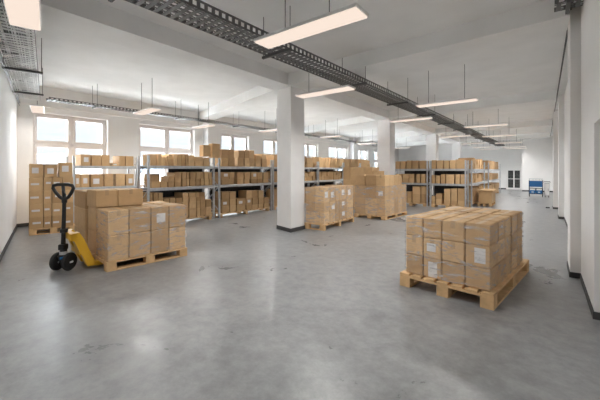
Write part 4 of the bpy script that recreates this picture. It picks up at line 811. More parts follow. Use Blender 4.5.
for i, (a, b) in enumerate(WINS):
    w = empty('window_%d' % (i + 1), (XW - .2, a, ZS), '%s white framed four pane window from the left wall' % ORD[i], 'window')
    w['kind'] = 'structure'
    W, Hh = b - a, ZT - ZS; zt = 2.38 - ZS; mid = W / 2
    bm = bmesh.new(); f = .06
    bx(bm, -.05, .05, 0, W, 0, f); bx(bm, -.05, .05, 0, W, Hh - f, Hh)
    bx(bm, -.05, .05, 0, f, f, Hh - f); bx(bm, -.05, .05, W - f, W, f, Hh - f)
    bx(bm, -.05, .05, mid - .035, mid + .035, f, Hh - f); bx(bm, -.05, .05, f, W - f, zt - .035, zt + .035)
    finish('window_frame', bm, M['frame'], w)
    for y0, y1 in ((f, mid - .035), (mid + .035, W - f)):
        for z0, z1 in ((f, zt - .035), (zt + .035, Hh - f)):
            bm = bmesh.new(); s = .065; g = .003
            y0_, y1_, z0_, z1_ = y0 + g, y1 - g, z0 + g, z1 - g
            bx(bm, -.03, .065, y0_, y1_, z0_, z0_ + s); bx(bm, -.03, .065, y0_, y1_, z1_ - s, z1_)
            bx(bm, -.03, .065, y0_, y0_ + s, z0_ + s, z1_ - s); bx(bm, -.03, .065, y1_ - s, y1_, z0_ + s, z1_ - s)
            so = finish('sash', bm, M['frame'], w)
            box_obj('pane', (-.004, .004, y0_ + s, y1_ - s, z0_ + s, z1_ - s), M['glass'], so)
    box_obj('window_sill', (.05, .26, -.02, W + .02, -.03, .005), M['white'], w)
    box_obj('window_handle', (.065, .10, mid - .065, mid - .045, zt + .3, zt + .42), M['white'], w, bev=.005)
# pilasters on the window wall
for i, y in enumerate((8.38, 14.3, 21.35, 28.2)):
    bm = bmesh.new(); bx(bm, XW, XW + .35, y, y + .72, 0, ZC)
    struct(finish('trim_%d' % (i + 1), bm, M['wall']), 'shallow white wall pier, %s along the window wall' % ORD[i], 'pier')

# pillars with dark foot strips
for i, y in enumerate(COLS):
    c = empty('pillar', (-5.17, y, 0), '%s white square concrete pillar from the camera' % ORD[i], 'pillar', group=None)
    c['kind'] = 'structure'
    def para(o): return [(o, -o * .3 - o), (-.63 - o, .19 - o), (-.63 - o, .77 + o), (o, .59 + o)]
    bm = bmesh.new(); prism(bm, para(0), 'z', 0, ZB); finish('pillar_shaft', bm, M['col'], c)
    bm = bmesh.new(); prism(bm, para(.012), 'z', 0, .1); finish('foot_strip', bm, M['base'], c)
bm = bmesh.new(); prism(bm, [(-5.17, -.9), (-5.8, -.7), (-5.8, YFAR), (-5.17, YFAR)], 'z', ZB, ZC)
struct(finish('trim_5', bm, M['ceil']), 'long ceiling beam resting on the row of pillars', 'beam')
for i, y in enumerate(COLS):
    bm = bmesh.new(); prism(bm, [(-5.8, y + .05), (XW, y + 1.85), (XW, y + 2.45), (-5.8, y + .65)], 'z', ZB, ZC)
    struct(finish('trim_%d' % (6 + 2 * i), bm, M['ceil']), 'cross beam from the %s pillar towards the windows' % ORD[i], 'beam')
    bm = bmesh.new(); prism(bm, [(-5.17, y - .1), (.27, y - .56), (.27, y + .04), (-5.17, y + .55)], 'z', ZB, ZC)
    struct(finish('trim_%d' % (7 + 2 * i), bm, M['ceil']), 'cross beam from the %s pillar towards the right wall' % ORD[i], 'beam')

# right wall with its doorway and piers
XR = .42
bm = bmesh.new()
bx(bm, XR, XR + .5, -1.5, 3.3, 0, ZC); bx(bm, XR, XR + .5, 3.3, 4.65, 2.1, ZC); bx(bm, XR, XR + .5, 4.65, 6.25, 0, ZC)
bx(bm, .5, .92, 6.25, YFAR2, 0, ZC); bx(bm, .92, 1.2, -1.5, 6.25, 0, ZC)
struct(finish('wall_right', bm, M['wall']), 'white wall at the right with a deep doorway recess', 'wall')
bm = bmesh.new()
bx(bm, XR - .012, XR, -.6, 3.3, 0, .08); bx(bm, XR - .012, XR, 4.638, 6.25, 0, .08); bx(bm, XR, XR + .5, 4.638, 4.65, 0, .08)
bx(bm, .488, .5, 7.0, 13.44, 0, .08)
struct(finish('baseboard_right', bm, M['base']), 'dark baseboard along the right wall', 'baseboard')
for i, (y, y2, x) in enumerate(((6.25, 6.95, .30), (13.44, 14.1, .36), (16.73, 17.4, .27), (20.1, 20.8, .34))):
    bm = bmesh.new(); bx(bm, x, .5, y, y2, 0, ZC)
    struct(finish('trim_%d' % (14 + i), bm, M['wall']), 'white wall pier on the right wall, %s after the doorway' % ORD[i], 'pier')
    bm = bmesh.new(); bx(bm, x - .012, .5, y - .012, y2, 0, .08)
    struct(finish('baseboard_pier', bm, M['base']), 'dark foot strip of the %s pier on the right wall' % ORD[i], 'baseboard')
# far wall, stepped, with the glazed door
bm = bmesh.new()
bx(bm, XSTEP, .92, YFAR2, YFAR2 + .3, 0, ZC); bx(bm, XSTEP, XSTEP + .3, YFAR2 + .3, YFAR + .3, 0, ZC)
bx(bm, -12.02, -2.52, YFAR, YFAR + .3, 0, ZC); bx(bm, -2.52, -1.53, YFAR, YFAR + .3, 1.66, ZC); bx(bm, -1.53, XSTEP, YFAR, YFAR + .3, 0, ZC)
struct(finish('wall_far', bm, M['wall']), 'pale far end wall with a step beside the glazed door', 'wall')
bm = bmesh.new(); bx(bm, -11.6, -2.56, YFAR - .015, YFAR, 0, .1); bx(bm, XSTEP, .5, YFAR2 - .015, YFAR2, 0, .1)
struct(finish('baseboard_far', bm, M['base']), 'grey baseboard along the far wall', 'baseboard')
d = empty('door_1', (-2.52, YFAR + .06, 0), 'white framed double door with dark glass in the far wall', 'door'); d['kind'] = 'structure'
bm = bmesh.new(); W = .99
for a in (0, W - .05): bx(bm, a, a + .05, -.05, .05, 0, 1.66)
bx(bm, .05, W - .05, -.05, .05, 1.6, 1.66); bx(bm, .05, W - .05, -.05, .05, 0, .1)
finish('door_frame', bm, M['white'], d)
for k, a in enumerate((.053, W / 2 + .003)):
    b = a + W / 2 - .056
    bm = bmesh.new(); s = .035
    bx(bm, a, a + s, -.035, .035, .103, 1.597); bx(bm, b - s, b, -.035, .035, .103, 1.597)
    for z in (.103, .85, 1.597 - .04): bx(bm, a + s, b - s, -.035, .035, z, z + .04)
    so = finish('door_leaf', bm, M['white'], d)
    for z0, z1 in ((.143, .85), (.89, 1.557)): box_obj('door_glass', (a + s, b - s, -.006, .006, z0, z1), M['dark'], so)
# conduit lines and trunking
bm = bmesh.new(); path(bm, [(XW + .03, lwy(XW) + .05, 3.48), (-.5, lwy(-.5) + .05, 3.48)], .018); path(bm, [(XW + .03, lwy(XW) + .05, 3.40), (-.5, lwy(-.5) + .05, 3.40)], .012)
tag(finish('cable_conduit', bm, M['rod'], smooth=True), 'dark pair of cable conduits high on the left wall', 'conduit')
for k, (a, b) in enumerate(((2.36, 8.37), (9.11, 14.29), (15.03, 21.34), (22.08, 28.19), (28.93, 31.4))):
    bm = bmesh.new(); bx(bm, XW, XW + .05, a, b, 3.45, 3.50)
    tag(finish('cable_trunking', bm, M['duct']), 'white cable trunking above the windows, %s length from the left wall' % ORD[k], 'trunking')
bm = bmesh.new(); path(bm, [(.31, 2.0, 4.0), (.31, 12.9, 4.0), (.31, 29.0, 4.0)], .015)
tag(finish('cable_conduit', bm, M['rod'], smooth=True), 'dark cable conduit in the corner of ceiling and right wall', 'conduit')
tag(box_obj('floor_block', (.02, .16, 16.9, 16.98, 0, .05), M['rubber'], bev=.01), 'small black block on the floor by the far right wall pier', 'door stop')

# outside
bm = bmesh.new(); bx(bm, -900, -12.6, -700, 900, -6.2, -6.0)
struct(finish('ground_outside', bm, M['ground']), 'pale ground outside the windows', 'ground')
bm = bmesh.new(); n = 90; prev = None
for i in range(n + 1):
    y = -500 + i * 18; hgt = 29 + 6 * math.sin(i * .16 + 1.1) + 3 * math.sin(i * .41) + 2.0 * math.sin(i * 1.13)
    row = [bm.verts.new(c) for c in ((-560, y, -8), (-680, y, hgt * .72), (-760, y, hgt), (-900, y, hgt * .7), (-1000, y, -8))]
    if prev:
        for k in range(4): bm.faces.new((prev[k], row[k], row[k + 1], prev[k + 1]))
    prev = row
struct(finish('hills', bm, M['hill'], smooth=True), 'hills coloured with blue haze on the horizon outside the windows', 'hills')
for i, (x, y, w, dd, hh) in enumerate(((-170, 40, 22, 14, 8), (-200, 72, 30, 14, 9), (-150, 110, 20, 12, 8), (-190, 150, 26, 16, 9), (-230, 12, 26, 14, 10), (-160, 210, 24, 14, 8))):
    e = empty('house', (x, y, -6), '%s pale house beyond the windows, counted from the left' % ORD[i], 'house')
    bm = bmesh.new(); bx(bm, -dd / 2, dd / 2, -w / 2, w / 2, 0, hh * .65); finish('house_wall', bm, M['house'], e)
    bm = bmesh.new(); prism(bm, [(-dd / 2 - .6, hh * .65), (dd / 2 + .6, hh * .65), (0, hh)], 'y', -w / 2 - .5, w / 2 + .5); finish('roof', bm, M['roof'], e)

# ------------------------------------------------------------------ lamps
LZ = 3.2
LAMPS = []
def lamp(cx, cy, rz, label, L=1.34, Wd=.28, ro=.30, rh=ZC - 3.2, rr=None, pw=1.):
    e = empty('pendant_lamp', (cx, cy, LZ), label, 'lamp', rz, 'linear pendant lamps')
    bm = bmesh.new(); t = .012
    bx(bm, -L / 2, L / 2, -Wd / 2, Wd / 2, .012, .032); 
    bx(bm, -L / 2, L / 2, -Wd / 2, -Wd / 2 + t, 0, .012); bx(bm, -L / 2, L / 2, Wd / 2 - t, Wd / 2, 0, .012)
    bx(bm, -L / 2, -L / 2 + t, -Wd / 2 + t, Wd / 2 - t, 0, .012); bx(bm, L / 2 - t, L / 2, -Wd / 2 + t, Wd / 2 - t, 0, .012)
    finish('lamp_housing', bm, M['housing'], e)
    box_obj('lamp_diffuser', (-L / 2 + t, L / 2 - t, -Wd / 2 + t, Wd / 2 - t, -.016, .0115), M['lamp'], e)
    for s in (-1, 1):
        bm = bmesh.new(); tube(bm, (s * L * ro, 0, .032), (s * L * ro, 0, rh if s < 0 or rr is None else rr), .006, 6); finish('hanger_rod', bm, M['rod'], e)
    for s in (-.36, 0, .36):
        l = bpy.data.lights.new('lamp_light', 'SPOT'); l.energy = LAMP_W * pw; l.shadow_soft_size = 0.0; l.color = (1, .985, .97); l.spot_size = R(172); l.spot_blend = 1.
        o = bpy.data.objects.new('lamp_light', l); COL.objects.link(o); o.parent = e; o.location = (s * L, 0, -.03)
LAMP_W = 37.
LP_ = (.85, .9, 1.1, 1.2, 1.2, 1.0, .25)
for k, y in enumerate((2.95, 8.2, 13.3, 17.6, 22.4, 26.6, 28.5)):
    lamp(-2.17 if k == 0 else (-1.88 if k < 2 else -1.72), y, 0, 'long pendant lamp right of the cable tray, %s from the camera' % ORD[k], 1.42 if k == 0 else 1.34, ro=.22 if k == 0 else .3, pw=LP_[k])
for k, y in enumerate((5.55, 10.25, 16.6, 21.6, 25.6, 28.4)):
    lamp(-3.62 if k == 0 else -3.42, y, 0, 'long pendant lamp left of the cable tray, %s from the camera' % ORD[k], 1.3, rr=.175, pw=LP_[k])
lamp(-3.92, .80, -.25, 'pendant lamp in the top left corner, in front of a cable tray', 1.42, rh=.175, pw=.4)
lamp(-10.65, 2.50, -.25, 'small looking pendant lamp near the corner of left wall and windows', 1.2, rh=.175, pw=.22)
for k, (x, y) in enumerate(((-8.65, 4.4), (-10.0, 7.2), (-8.85, 9.6), (-8.2, 13.2), (-8.6, 18.0), (-8.3, 23.0))):
    lamp(x, y, -.1, 'long pendant lamp on the window side, %s from the left wall' % ORD[k], 1.2)

# ------------------------------------------------------------------ cable trays
def tray(a, b, wd, hgt, z, label, mat, pitch=.1, rods=(), diag=False, rail=None):
    a = Vector((*a, z)); b = Vector((*b, z)); L = (b - a).length; ang = math.atan2(b.y - a.y, b.x - a.x)
    e = empty('cable_tray', a, label, 'cable tray', ang)
    for s in (-1, 1):
        bm = bmesh.new(); y0 = s * wd / 2; y1 = y0 - s * .006; y0, y1 = min(y0, y1), max(y0, y1)
        bx(bm, 0, L, y0, y1, 0, hgt * .25); bx(bm, 0, L, y0, y1, hgt * .75, hgt)
        x = 0
        while x < L: bx(bm, x, min(x + pitch * .45, L), y0, y1, hgt * .25, hgt * .75); x += pitch
        finish('side_rail', bm, rail or mat, e)
    bm = bmesh.new(); x = .02; iy = wd / 2 - .007; flip = 0
    while x < L - .05:
        if diag:
            q = .06 if (int(x / .5) % 2) else -.06
            vs = [bm.verts.new(v) for v in ((x, -iy, 0), (x + pitch * .5, -iy, 0), (x + pitch * .5 + q, iy, 0), (x + q, iy, 0), (x, -iy, .006), (x + pitch * .5, -iy, .006), (x + pitch * .5 + q, iy, .006), (x + q, iy, .006))]
            for f in ((3, 2, 1, 0), (4, 5, 6, 7), (0, 1, 5, 4), (1, 2, 6, 5), (2, 3, 7, 6), (3, 0, 4, 7)): bm.faces.new([vs[i] for i in f])
        else: bx(bm, x, x + pitch * .5, -iy, iy, 0, .006)
        x += pitch
    for k in (-1, 0, 1): bx(bm, 0, L, k * wd * .3 - .012, k * wd * .3 + .012, .0065, .009)
    finish('tray_bottom', bm, mat, e)
    for x in rods:
        if x > L: continue
        bm = bmesh.new(); bx(bm, x - .02, x + .02, -wd / 2 - .07, wd / 2 + .07, -.04, -.002); br = finish('support_bracket', bm, M['rod'], e)
        for s in (-1, 1):
            bm = bmesh.new(); tube(bm, (x, s * (wd / 2 + .05), -.05), (x, s * (wd / 2 + .05), ZC - z), .006, 6); finish('hanger_rod', bm, M['rod'], br)
    return e
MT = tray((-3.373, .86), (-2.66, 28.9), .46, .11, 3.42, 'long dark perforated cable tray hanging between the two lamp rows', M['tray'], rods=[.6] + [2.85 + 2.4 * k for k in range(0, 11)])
bm = bmesh.new()
for k, o in enumerate((-.12, -.07, .02, .1)):
    pts = [(-3.40 + o + .74 * (y + .2) / 29 + .03 * math.sin(y * .9 + k * 2), y, 3.447 + .004 * k) for y in [.95 + .55 * i for i in range(50)]]
    path(bm, pts, .012, 6)
tag(finish('cable_bundle', bm, M['cable'], smooth=True), 'grey cables lying in the long tray between the lamp rows', 'cables')
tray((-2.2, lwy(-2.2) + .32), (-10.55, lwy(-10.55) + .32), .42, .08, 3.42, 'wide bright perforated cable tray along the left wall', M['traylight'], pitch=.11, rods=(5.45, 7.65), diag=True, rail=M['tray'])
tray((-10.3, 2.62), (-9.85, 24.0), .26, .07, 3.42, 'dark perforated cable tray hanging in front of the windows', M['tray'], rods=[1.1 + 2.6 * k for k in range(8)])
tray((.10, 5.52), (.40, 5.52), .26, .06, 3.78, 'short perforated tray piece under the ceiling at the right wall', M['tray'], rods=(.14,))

bm = bmesh.new(); n = 12
for k in range(n):
    o = .32 - .17 + .34 * k / (n - 1)
    path(bm, [(x, lwy(x) + o + .006 * math.sin(x * 2 + k), 3.445 + .004 * math.sin(k * 1.7)) for x in [-2.4 - .4 * i for i in range(20)]], .013, 6)
tag(finish('cable_bundle', bm, M['black'], smooth=True), 'dark cables packed in the wide tray along the left wall', 'cables')
# ------------------------------------------------------------------ pallets
def pallet(name_label, loc, rz, w, l, hgt, parent_group=None, runner='y'):
    """footprint x in [-w,0], y in [0,l]"""
    e = empty('wooden_pallet', loc, name_label, 'pallet', rz, parent_group)
    t = .022 * hgt / .144; bh = hgt - 4 * t; ins = .0
    # top boards run along x when runner=='y'
    n = 7
    def board(nm, x0, x1, y0, y1, z0, z1, par=e):
        return box_obj(nm, (x0, x1, y0, y1, z0, z1), M['wood'], par, bev=.003)
    nb = 7 if (w if runner == 'y' else l) > .9 else 5
    if runner == 'y':
        bw = w / (nb + (nb - 1) * .32); gap = bw * .32
        for i in range(nb): board('top_board', -w + i * (bw + gap), -w + i * (bw + gap) + bw, 0, l, hgt - t, hgt)
        xs, ys, bx_, by_ = (-w, -w / 2 - .05, -.1), (0, l / 2 - .072, l - .145), .1, .145
        if w > 1: xs, bx_ = (-w, -w / 2 - .072, -.145), .145
        for y in ys: board('stringer_board', -w, 0, y, y + by_, hgt - 2 * t, hgt - t)
        for x in xs: board('bottom_board', x, x + bx_, 0, l, 0, t)
    else:
        bw = l / (nb + (nb - 1) * .32); gap = bw * .32
        for i in range(nb): board('top_board', -w, 0, i * (bw + gap), i * (bw + gap) + bw, hgt - t, hgt)
        xs, ys, bx_, by_ = (-w, -w / 2 - .072, -.145), (0, l / 2 - .05, l - .1), .145, .1
        if w < .75: xs = (-w, -.145)
        for x in xs: board('stringer_board', x, x + bx_, 0, l, hgt - 2 * t, hgt - t)
        for y in ys: board('bottom_board', -w, 0, y, y + by_, 0, t)
    for x in xs:
        for y in ys: board('block', x, x + bx_, y, y + by_, t, hgt - 2 * t)
    return e
FR = {'W': ((0, 0, 0), 0.), 'WS': ((-9.95, 2.17, 0), -.2), 'RP': ((-.46, 4.22, 0), -.13), 'LP': ((-5.43, 2.13, 0), -.09), 'S1': ((-4.6, 7.05, 0), .05), 'S2': ((-4.03, 9.72, 0), -.07)}
pallet('pine pallet under the film wrapped boxes in the right foreground', *FR['RP'], 1.15, 2.02, .184)
pallet('pine pallet lifted by the yellow pallet jack', *FR['LP'], 1.17, 1.345, .152)
e_ = FR['LP']; v = Matrix.Rotation(e_[1], 3, 'Z') @ Vector((-1.2, -.02, 0)) + Vector(e_[0])
pallet('pine pallet mostly hidden behind the load on the pallet jack', v, e_[1], .85, 1.3, .152)
pallet('pine pallet under the boxes right beside the first pillar', *FR['S1'], .62, 1.84, .165, runner='x')
pallet('pine pallet under the wrapped boxes before the second pillar', *FR['S2'], 1.15, 1.7, .125)
pallet('pine pallet under the tall stack in the window corner', *FR['WS'], .8, .95, .15)
pallet('pine pallet under the tall stack behind the second pallet row', (-5.06, 11.6, 0), 0, 1.58, .75, .144, runner='x')
pallet('pine pallet under the low load beside the aisle-end rack', (-1.86, 16.2, 0), 0, .54, 1.4, .145)

# ------------------------------------------------------------------ racks
def rack(label, x0, x1, y0, y1, front, zt, zm, zpost=2.0, bp=None):
    """bay of shelving; front 'x' = front faces +X, 'y' = front faces -Y"""
    e = empty('storage_rack', (x0, y0, 0), label, 'rack', 0, 'grey steel storage racks')
    W, D = x1 - x0, y1 - y0; p = .055
    posts = [(0, 0), (W - p, 0), (0, D - p), (W - p, D - p)]
    for (x, y) in posts:
        bm = bmesh.new(); t = .006                                   # C-shaped upright with slots and a foot
        bx(bm, x, x + p, y, y + p, 0.008, zpost)
        po = finish('upright_post', bm, M['steel'], e)
        box_obj('foot_plate', (x - .015, x + p + .015, y - .015, y + p + .015, 0, .008), M['steel'], po)
    for z in (zm, zt):
        if front == 'x':
            for x in (W - .045, .0): box_obj('shelf_beam', (x, x + .045, p + .002, D - p - .002, z - .085, z - .004), M['steel'], e, bev=.006)
            bm = bmesh.new(); y = p + .01; n = max(3, int((D - 2 * p) / .16)); st = (D - 2 * p) / n
            for k in range(n): bx(bm, .046, W - .046, p + k * st + .006, p + (k + 1) * st - .006, z - .03, z)
        else:
            for y in (0, D - .045): box_obj('shelf_beam', (p + .002, W - p - .002, y, y + .045, z - .085, z - .004), M['steel'], e, bev=.006)
            bm = bmesh.new(); n = max(3, int((W - 2 * p) / .16)); st = (W - 2 * p) / n
            for k in range(n): bx(bm, p + k * st + .006, p + (k + 1) * st - .006, .046, D - .046, z - .03, z)
        finish('shelf_deck', bm, M['steel'], e)
    for a, b, z0, z1 in (bp or ()):  # dark sheets added behind the boxes to darken the bright gaps
        if front == 'x': box_obj('back_panel', (.004, .010, max(a, p + .003), min(b, D - p - .003), z0, z1), M['panel'], e)
        else: box_obj('back_panel', (max(a, p + .003), min(b, W - p - .003), D - .010, D - .004, z0, z1), M['panel'], e)
    for s in (0, 1):
        bm = bmesh.new(); z = .25; flip = 0
        while z + .4 < zpost:
            if front == 'x':
                yy = p / 2 if s == 0 else D - p / 2; a, b = (p, W - p) if flip else (W - p, p)
                tube(bm, (a, yy, z), (b, yy, z + .4), .011, 6)
            else:
                xx = p / 2 if s == 0 else W - p / 2; a, b = (p, D - p) if flip else (D - p, p)
                tube(bm, (xx, a, z), (xx, b, z + .4), .011, 6)
            z += .4; flip = 1 - flip
        finish('frame_brace', bm, M['steel'], e)
    return e
def wside(label, y0, y1, xf=-8.55, bp=None): rack(label, xf - .61, xf, y0, y1, 'x', 1.72, 1.10, bp=bp)
WR = (('leftmost grey rack on the window side, behind the pallet jack', 3.24, 5.02, -10.46), ('second grey rack on the window side from the left', 4.38, 6.60, -8.55, ((0, 2.2, .16, 1.0), (.95, 2.2, 1.13, 1.66))),
      ('third grey rack on the window side, left of the first pillar', 6.77, 9.36, -8.55, ((0, 2.6, .16, 1.0), (0, 2.6, 1.13, 1.66))), ('grey window side rack partly hidden behind the first pillar', 9.42, 12.58, -8.55, ((0, 3.2, .16, 1.0), (0, 3.2, 1.13, 1.66))),
      ('fifth grey rack on the window side, right of the first pillar', 12.62, 15.0, -8.55, ((0, 2.4, .16, 1.0), (0, 2.4, 1.13, 1.66))), ('sixth grey rack on the window side from the left', 15.04, 16.95), ('seventh and farthest grey rack on the window side', 17.0, 18.66))
for w in WR: wside(*w)
rack('left one of two grey racks in the middle of the hall', -5.56, -4.04, 14.4, 15.0, 'y', 1.65, 1.02, bp=((0, 1.5, .16, .93), (.3, 1.5, 1.05, 1.57)))
rack('right one of two grey racks in the middle of the hall', -3.97, -2.54, 14.4, 15.0, 'y', 1.65, 1.02, bp=((0, 1.4, .16, .93), (0, 1.4, 1.05, 1.57)))
rack('nearer of two grey racks lining the far aisle', -3.2, -2.45, 15.2, 18.85, 'x', 1.65, 1.02)
rack('farther of two grey racks lining the far aisle', -3.2, -2.45, 20.3, 26.1, 'x', 1.65, 1.02)
def rp(label, x1, y0, w, l, run): pallet(label, (x1, y0, 0), 0, w, l, .148, 'pallets under the racks', run)
rp('pine pallet on the floor inside the leftmost window side rack', -10.53, 3.32, .5, 1.6, 'x')
rp('pine pallet on the floor inside the second window side rack', -8.60, 4.46, .5, 2.05, 'x')
rp('pine pallet on the floor inside the third window side rack', -8.60, 6.86, .5, 2.4, 'x')
rp('pine pallet on the floor inside the rack behind the first pillar', -8.60, 9.55, .5, 2.9, 'x')
rp('pine pallet on the floor inside the fifth window side rack', -8.60, 12.75, .5, 2.1, 'x')
rp('pine pallet on the floor inside the sixth window side rack', -8.60, 15.14, .5, 1.7, 'x')
rp('pine pallet on the floor inside the seventh window side rack', -8.60, 17.1, .5, 1.45, 'x')
rp('pine pallet on the floor inside the left centre rack', -4.11, 14.43, 1.37, .52, 'y')
rp('pine pallet on the floor inside the right centre rack', -2.61, 14.43, 1.29, .52, 'y')
rp('pine pallet on the floor inside the nearer aisle rack', -2.51, 15.3, .64, 3.4, 'x')
rp('pine pallet on the floor inside the farther aisle rack', -2.53, 20.45, .6, 5.45, 'x')

# ------------------------------------------------------------------ boxes
def carton_mesh(w, d, h, near, bm=None, off=(0, 0, 0)):
    own = bm is None
    if own: bm = bmesh.new()
    t = .003 if near else .0
    vs = bx(bm, -w / 2, w / 2, -d / 2, d / 2, 0, h - t, bev=(.009 if near == 2 else .005) if near else 0.)
    if near:                                            # two closed top flaps with a seam between them
        if w >= d: bx(bm, -w / 2 + .009, w / 2 - .009, -d / 2 + .009, -.0025, h - t, h); bx(bm, -w / 2 + .009, w / 2 - .009, .0025, d / 2 - .009, h - t, h)
        else: bx(bm, -w / 2 + .009, -.0025, -d / 2 + .009, d / 2 - .009, h - t, h); bx(bm, .0025, w / 2 - .009, -d / 2 + .009, d / 2 - .009, h - t, h)
    return bm
rnd = random.Random(5)
for fr, x0, x1, y0, y1, z0, z1, label, group, near, paper, tape in BOXES:
    loc, rz = FR[fr]; c = Matrix.Rotation(rz, 3, 'Z') @ Vector(((x0 + x1) / 2, (y0 + y1) / 2, z0)) + Vector(loc)
    w, d, h = x1 - x0, y1 - y0, z1 - z0
    jit = rnd.uniform(-.006, .006) if near else 0
    o = finish('cardboard_box', carton_mesh(w, d, h, near), M['card'], None, c, rz + jit)
    tag(o, label, 'box', group)
    if tape:
        bm = bmesh.new(); tw = .028; e_ = .0012
        if w >= d:
            bx(bm, -w / 2 - e_, w / 2 + e_, -tw, tw, h, h + e_)
            for s in (-1, 1): bx(bm, min(s * w / 2, s * (w / 2 + e_)), max(s * w / 2, s * (w / 2 + e_)), -tw, tw, h - .09, h)
        else:
            bx(bm, -tw, tw, -d / 2 - e_, d / 2 + e_, h, h + e_)
            for s in (-1, 1): bx(bm, -tw, tw, min(s * d / 2, s * (d / 2 + e_)), max(s * d / 2, s * (d / 2 + e_)), h - .09, h)
        finish('packing_tape', bm, M['tape'], o)
    if paper:
        e_ = .0015
        ln = d if paper == '+X' else w
        a = min(.17, ln * .5); bh = min(.16, h * .42)
        if fr == 'WS' and z0 < 1.4: a, bh = ln * .62, .05
        if fr == 'RP' and z0 < .3: bh = .2
        if fr == 'RP' and x0 > -.4: a, bh = .12, .18
        oy = rnd.uniform(-.12, .12) * ln; zc = h * (.5 + rnd.uniform(-.12, .08))
        if paper == '+X': b = (w / 2 + .0005, w / 2 + e_, oy - a / 2, oy + a / 2, zc - bh / 2, zc + bh / 2)
        else: b = (oy - a / 2, oy + a / 2, -d / 2 - e_, -d / 2 - .0005, zc - bh / 2, zc + bh / 2)
        box_obj('paper_label', b, M['paper'], o)
bm = bmesh.new()
for x0, x1, y0, y1, z0, z1 in FAR_BOXES: bx(bm, x0, x1, y0, y1, z0, z1)
tag(finish('cardboard_boxes', bm, M['card']), 'tan cardboard boxes packed closely on the far racks', 'boxes', None, 'stuff')

# stretch film round the loads
def film(label, fr, x0, x1, y0, y1, z0, z1):
    loc, rz = FR[fr]; bm = bmesh.new(); o = .007
    n = 14
    def ring(z):
        pts = [(x0 - o, y0 - o), (x1 + o, y0 - o), (x1 + o, y1 + o), (x0 - o, y1 + o)]; out = []
        for i in range(4):
            a, b = pts[i], pts[(i + 1) % 4]
            for k in range(n): 
                t = k / n; out.append(bm.verts.new((a[0] + (b[0] - a[0]) * t, a[1] + (b[1] - a[1]) * t, z)))
        return out
    prev = ring(z0)
    for j in range(1, 7):
        r = ring(z0 + (z1 - z0) * j / 6)
        for i in range(len(r)): bm.faces.new((prev[i], prev[(i + 1) % len(r)], r[(i + 1) % len(r)], r[i]))
        prev = r
    tag(finish('stretch_film', bm, M['film'], None, loc, rz), label, 'plastic film')
film('clear streaky stretch film wrapped round the boxes in the right foreground', 'RP', -1.096, -.05, .06, 1.84, .19, .955)
film('clear stretch film round the boxes beside the first pillar', 'S1', -.595, -.02, .02, 1.82, .172, 1.125)
film('clear stretch film round the boxes before the second pillar', 'S2', -1.126, -.02, .02, 1.68, .13, 1.085)
film('clear stretch film round the low boxes on the pallet jack load', 'LP', -.565, -.02, .02, 1.325, .158, .945)

# ------------------------------------------------------------------ pallet jack
J = empty('pallet_jack', (-6.10, 1.79, 0), 'yellow hand pallet jack with black handle and wheels at the left foreground load', 'pallet jack', -.09)
for s in (-1, 1):                                       # forks, along +y
    x = s * .19
    bm = bmesh.new(); prism(bm, [(.30, .05), (1.45, .05), (1.5, .06), (1.5, .085), (1.45, .1), (.30, .1)], 'x', x - .075, x + .075)
    fk = finish('fork', bm, M['yellow'], J)
    bm = bmesh.new(); tube(bm, (x - .05, 1.32, .038), (x + .05, 1.32, .038), .037, 16); finish('load_roller', bm, M['rubber'], fk, smooth=False)
bm = bmesh.new()                                        # sloping frame from the pump head down to the heels
for s in (-1, 1):
    a = s * .19
    prism(bm, [(.02, .60), (.13, .61), (.19, .50), (.34, .115), (.50, .11), (.50, .055), (.24, .055), (.22, .10), (.06, .48), (.02, .50)], 'x', a - .075, a + .075)
bx(bm, -.265, .265, .0, .1, .50, .605, bev=.01); bx(bm, -.26, .26, .13, .16, .25, .50)
finish('jack_frame', bm, M['yellow'], J)
STEER = []
bm = bmesh.new(); tube(bm, (0, -.03, .2), (0, -.03, .40), .05, 20); tube(bm, (0, -.03, .40), (0, -.03, .52), .032, 16, .03); bx(bm, -.06, .06, -.10, .03, .17, .25, bev=.015)
pump = finish('hydraulic_pump', bm, M['black'], J)
bm = bmesh.new(); tube(bm, (.0, -.03, .255), (.0, -.03, .305), .056, 20); finish('pump_collar', bm, M['grey'], pump)
box_obj('blue_decal', (.045, .062, -.09, -.02, .19, .235), M['bluebin'], pump, bev=.004)
for s in (-1, 1):                                       # steering wheels
    bm = bmesh.new(); x = s * .10
    prof = [(.0, .03), (.11, .03), (.134, .024), (.142, .012), (.142, -.012), (.134, -.024), (.11, -.03), (.0, -.03)]
    n = 32; rings = []
    for r_, dx in prof[1:-1]:
        rings.append([bm.verts.new((x + dx, -.03 + math.cos(t) * r_, .142 + math.sin(t) * r_)) for t in [k * 2 * math.pi / n for k in range(n)]])
    for i in range(len(rings) - 1):
        for k in range(n): bm.faces.new((rings[i][k], rings[i][(k + 1) % n], rings[i + 1][(k + 1) % n], rings[i + 1][k]))
    bm.faces.new(rings[0]); bm.faces.new(rings[-1][::-1]); bmesh.ops.recalc_face_normals(bm, faces=bm.faces)
    wh = finish('steering_wheel', bm, M['rubber'], J); STEER.append(wh)
    bm = bmesh.new(); tube(bm, (x + .028, -.03, .142), (x + .04, -.03, .125), .03, 16); tube(bm, (x - .028, -.03, .142), (x - .04, -.03, .125), .03, 16); STEER.append(finish('wheel_hub', bm, M['hub'], wh))
bm = bmesh.new(); tube(bm, (-.10, -.03, .142), (.10, -.03, .142), .018, 12); bx(bm, -.05, .05, -.06, 0, .1, .19); STEER.append(finish('axle', bm, M['black'], J))
bm = bmesh.new(); tube(bm, (0, -.04, .36), (0, -.01, 1.13), .031, 16, .026); bx(bm, -.05, .05, -.09, .02, .33, .42, bev=.012); bx(bm, -.035, .045, -.07, .015, .60, .66, bev=.008)
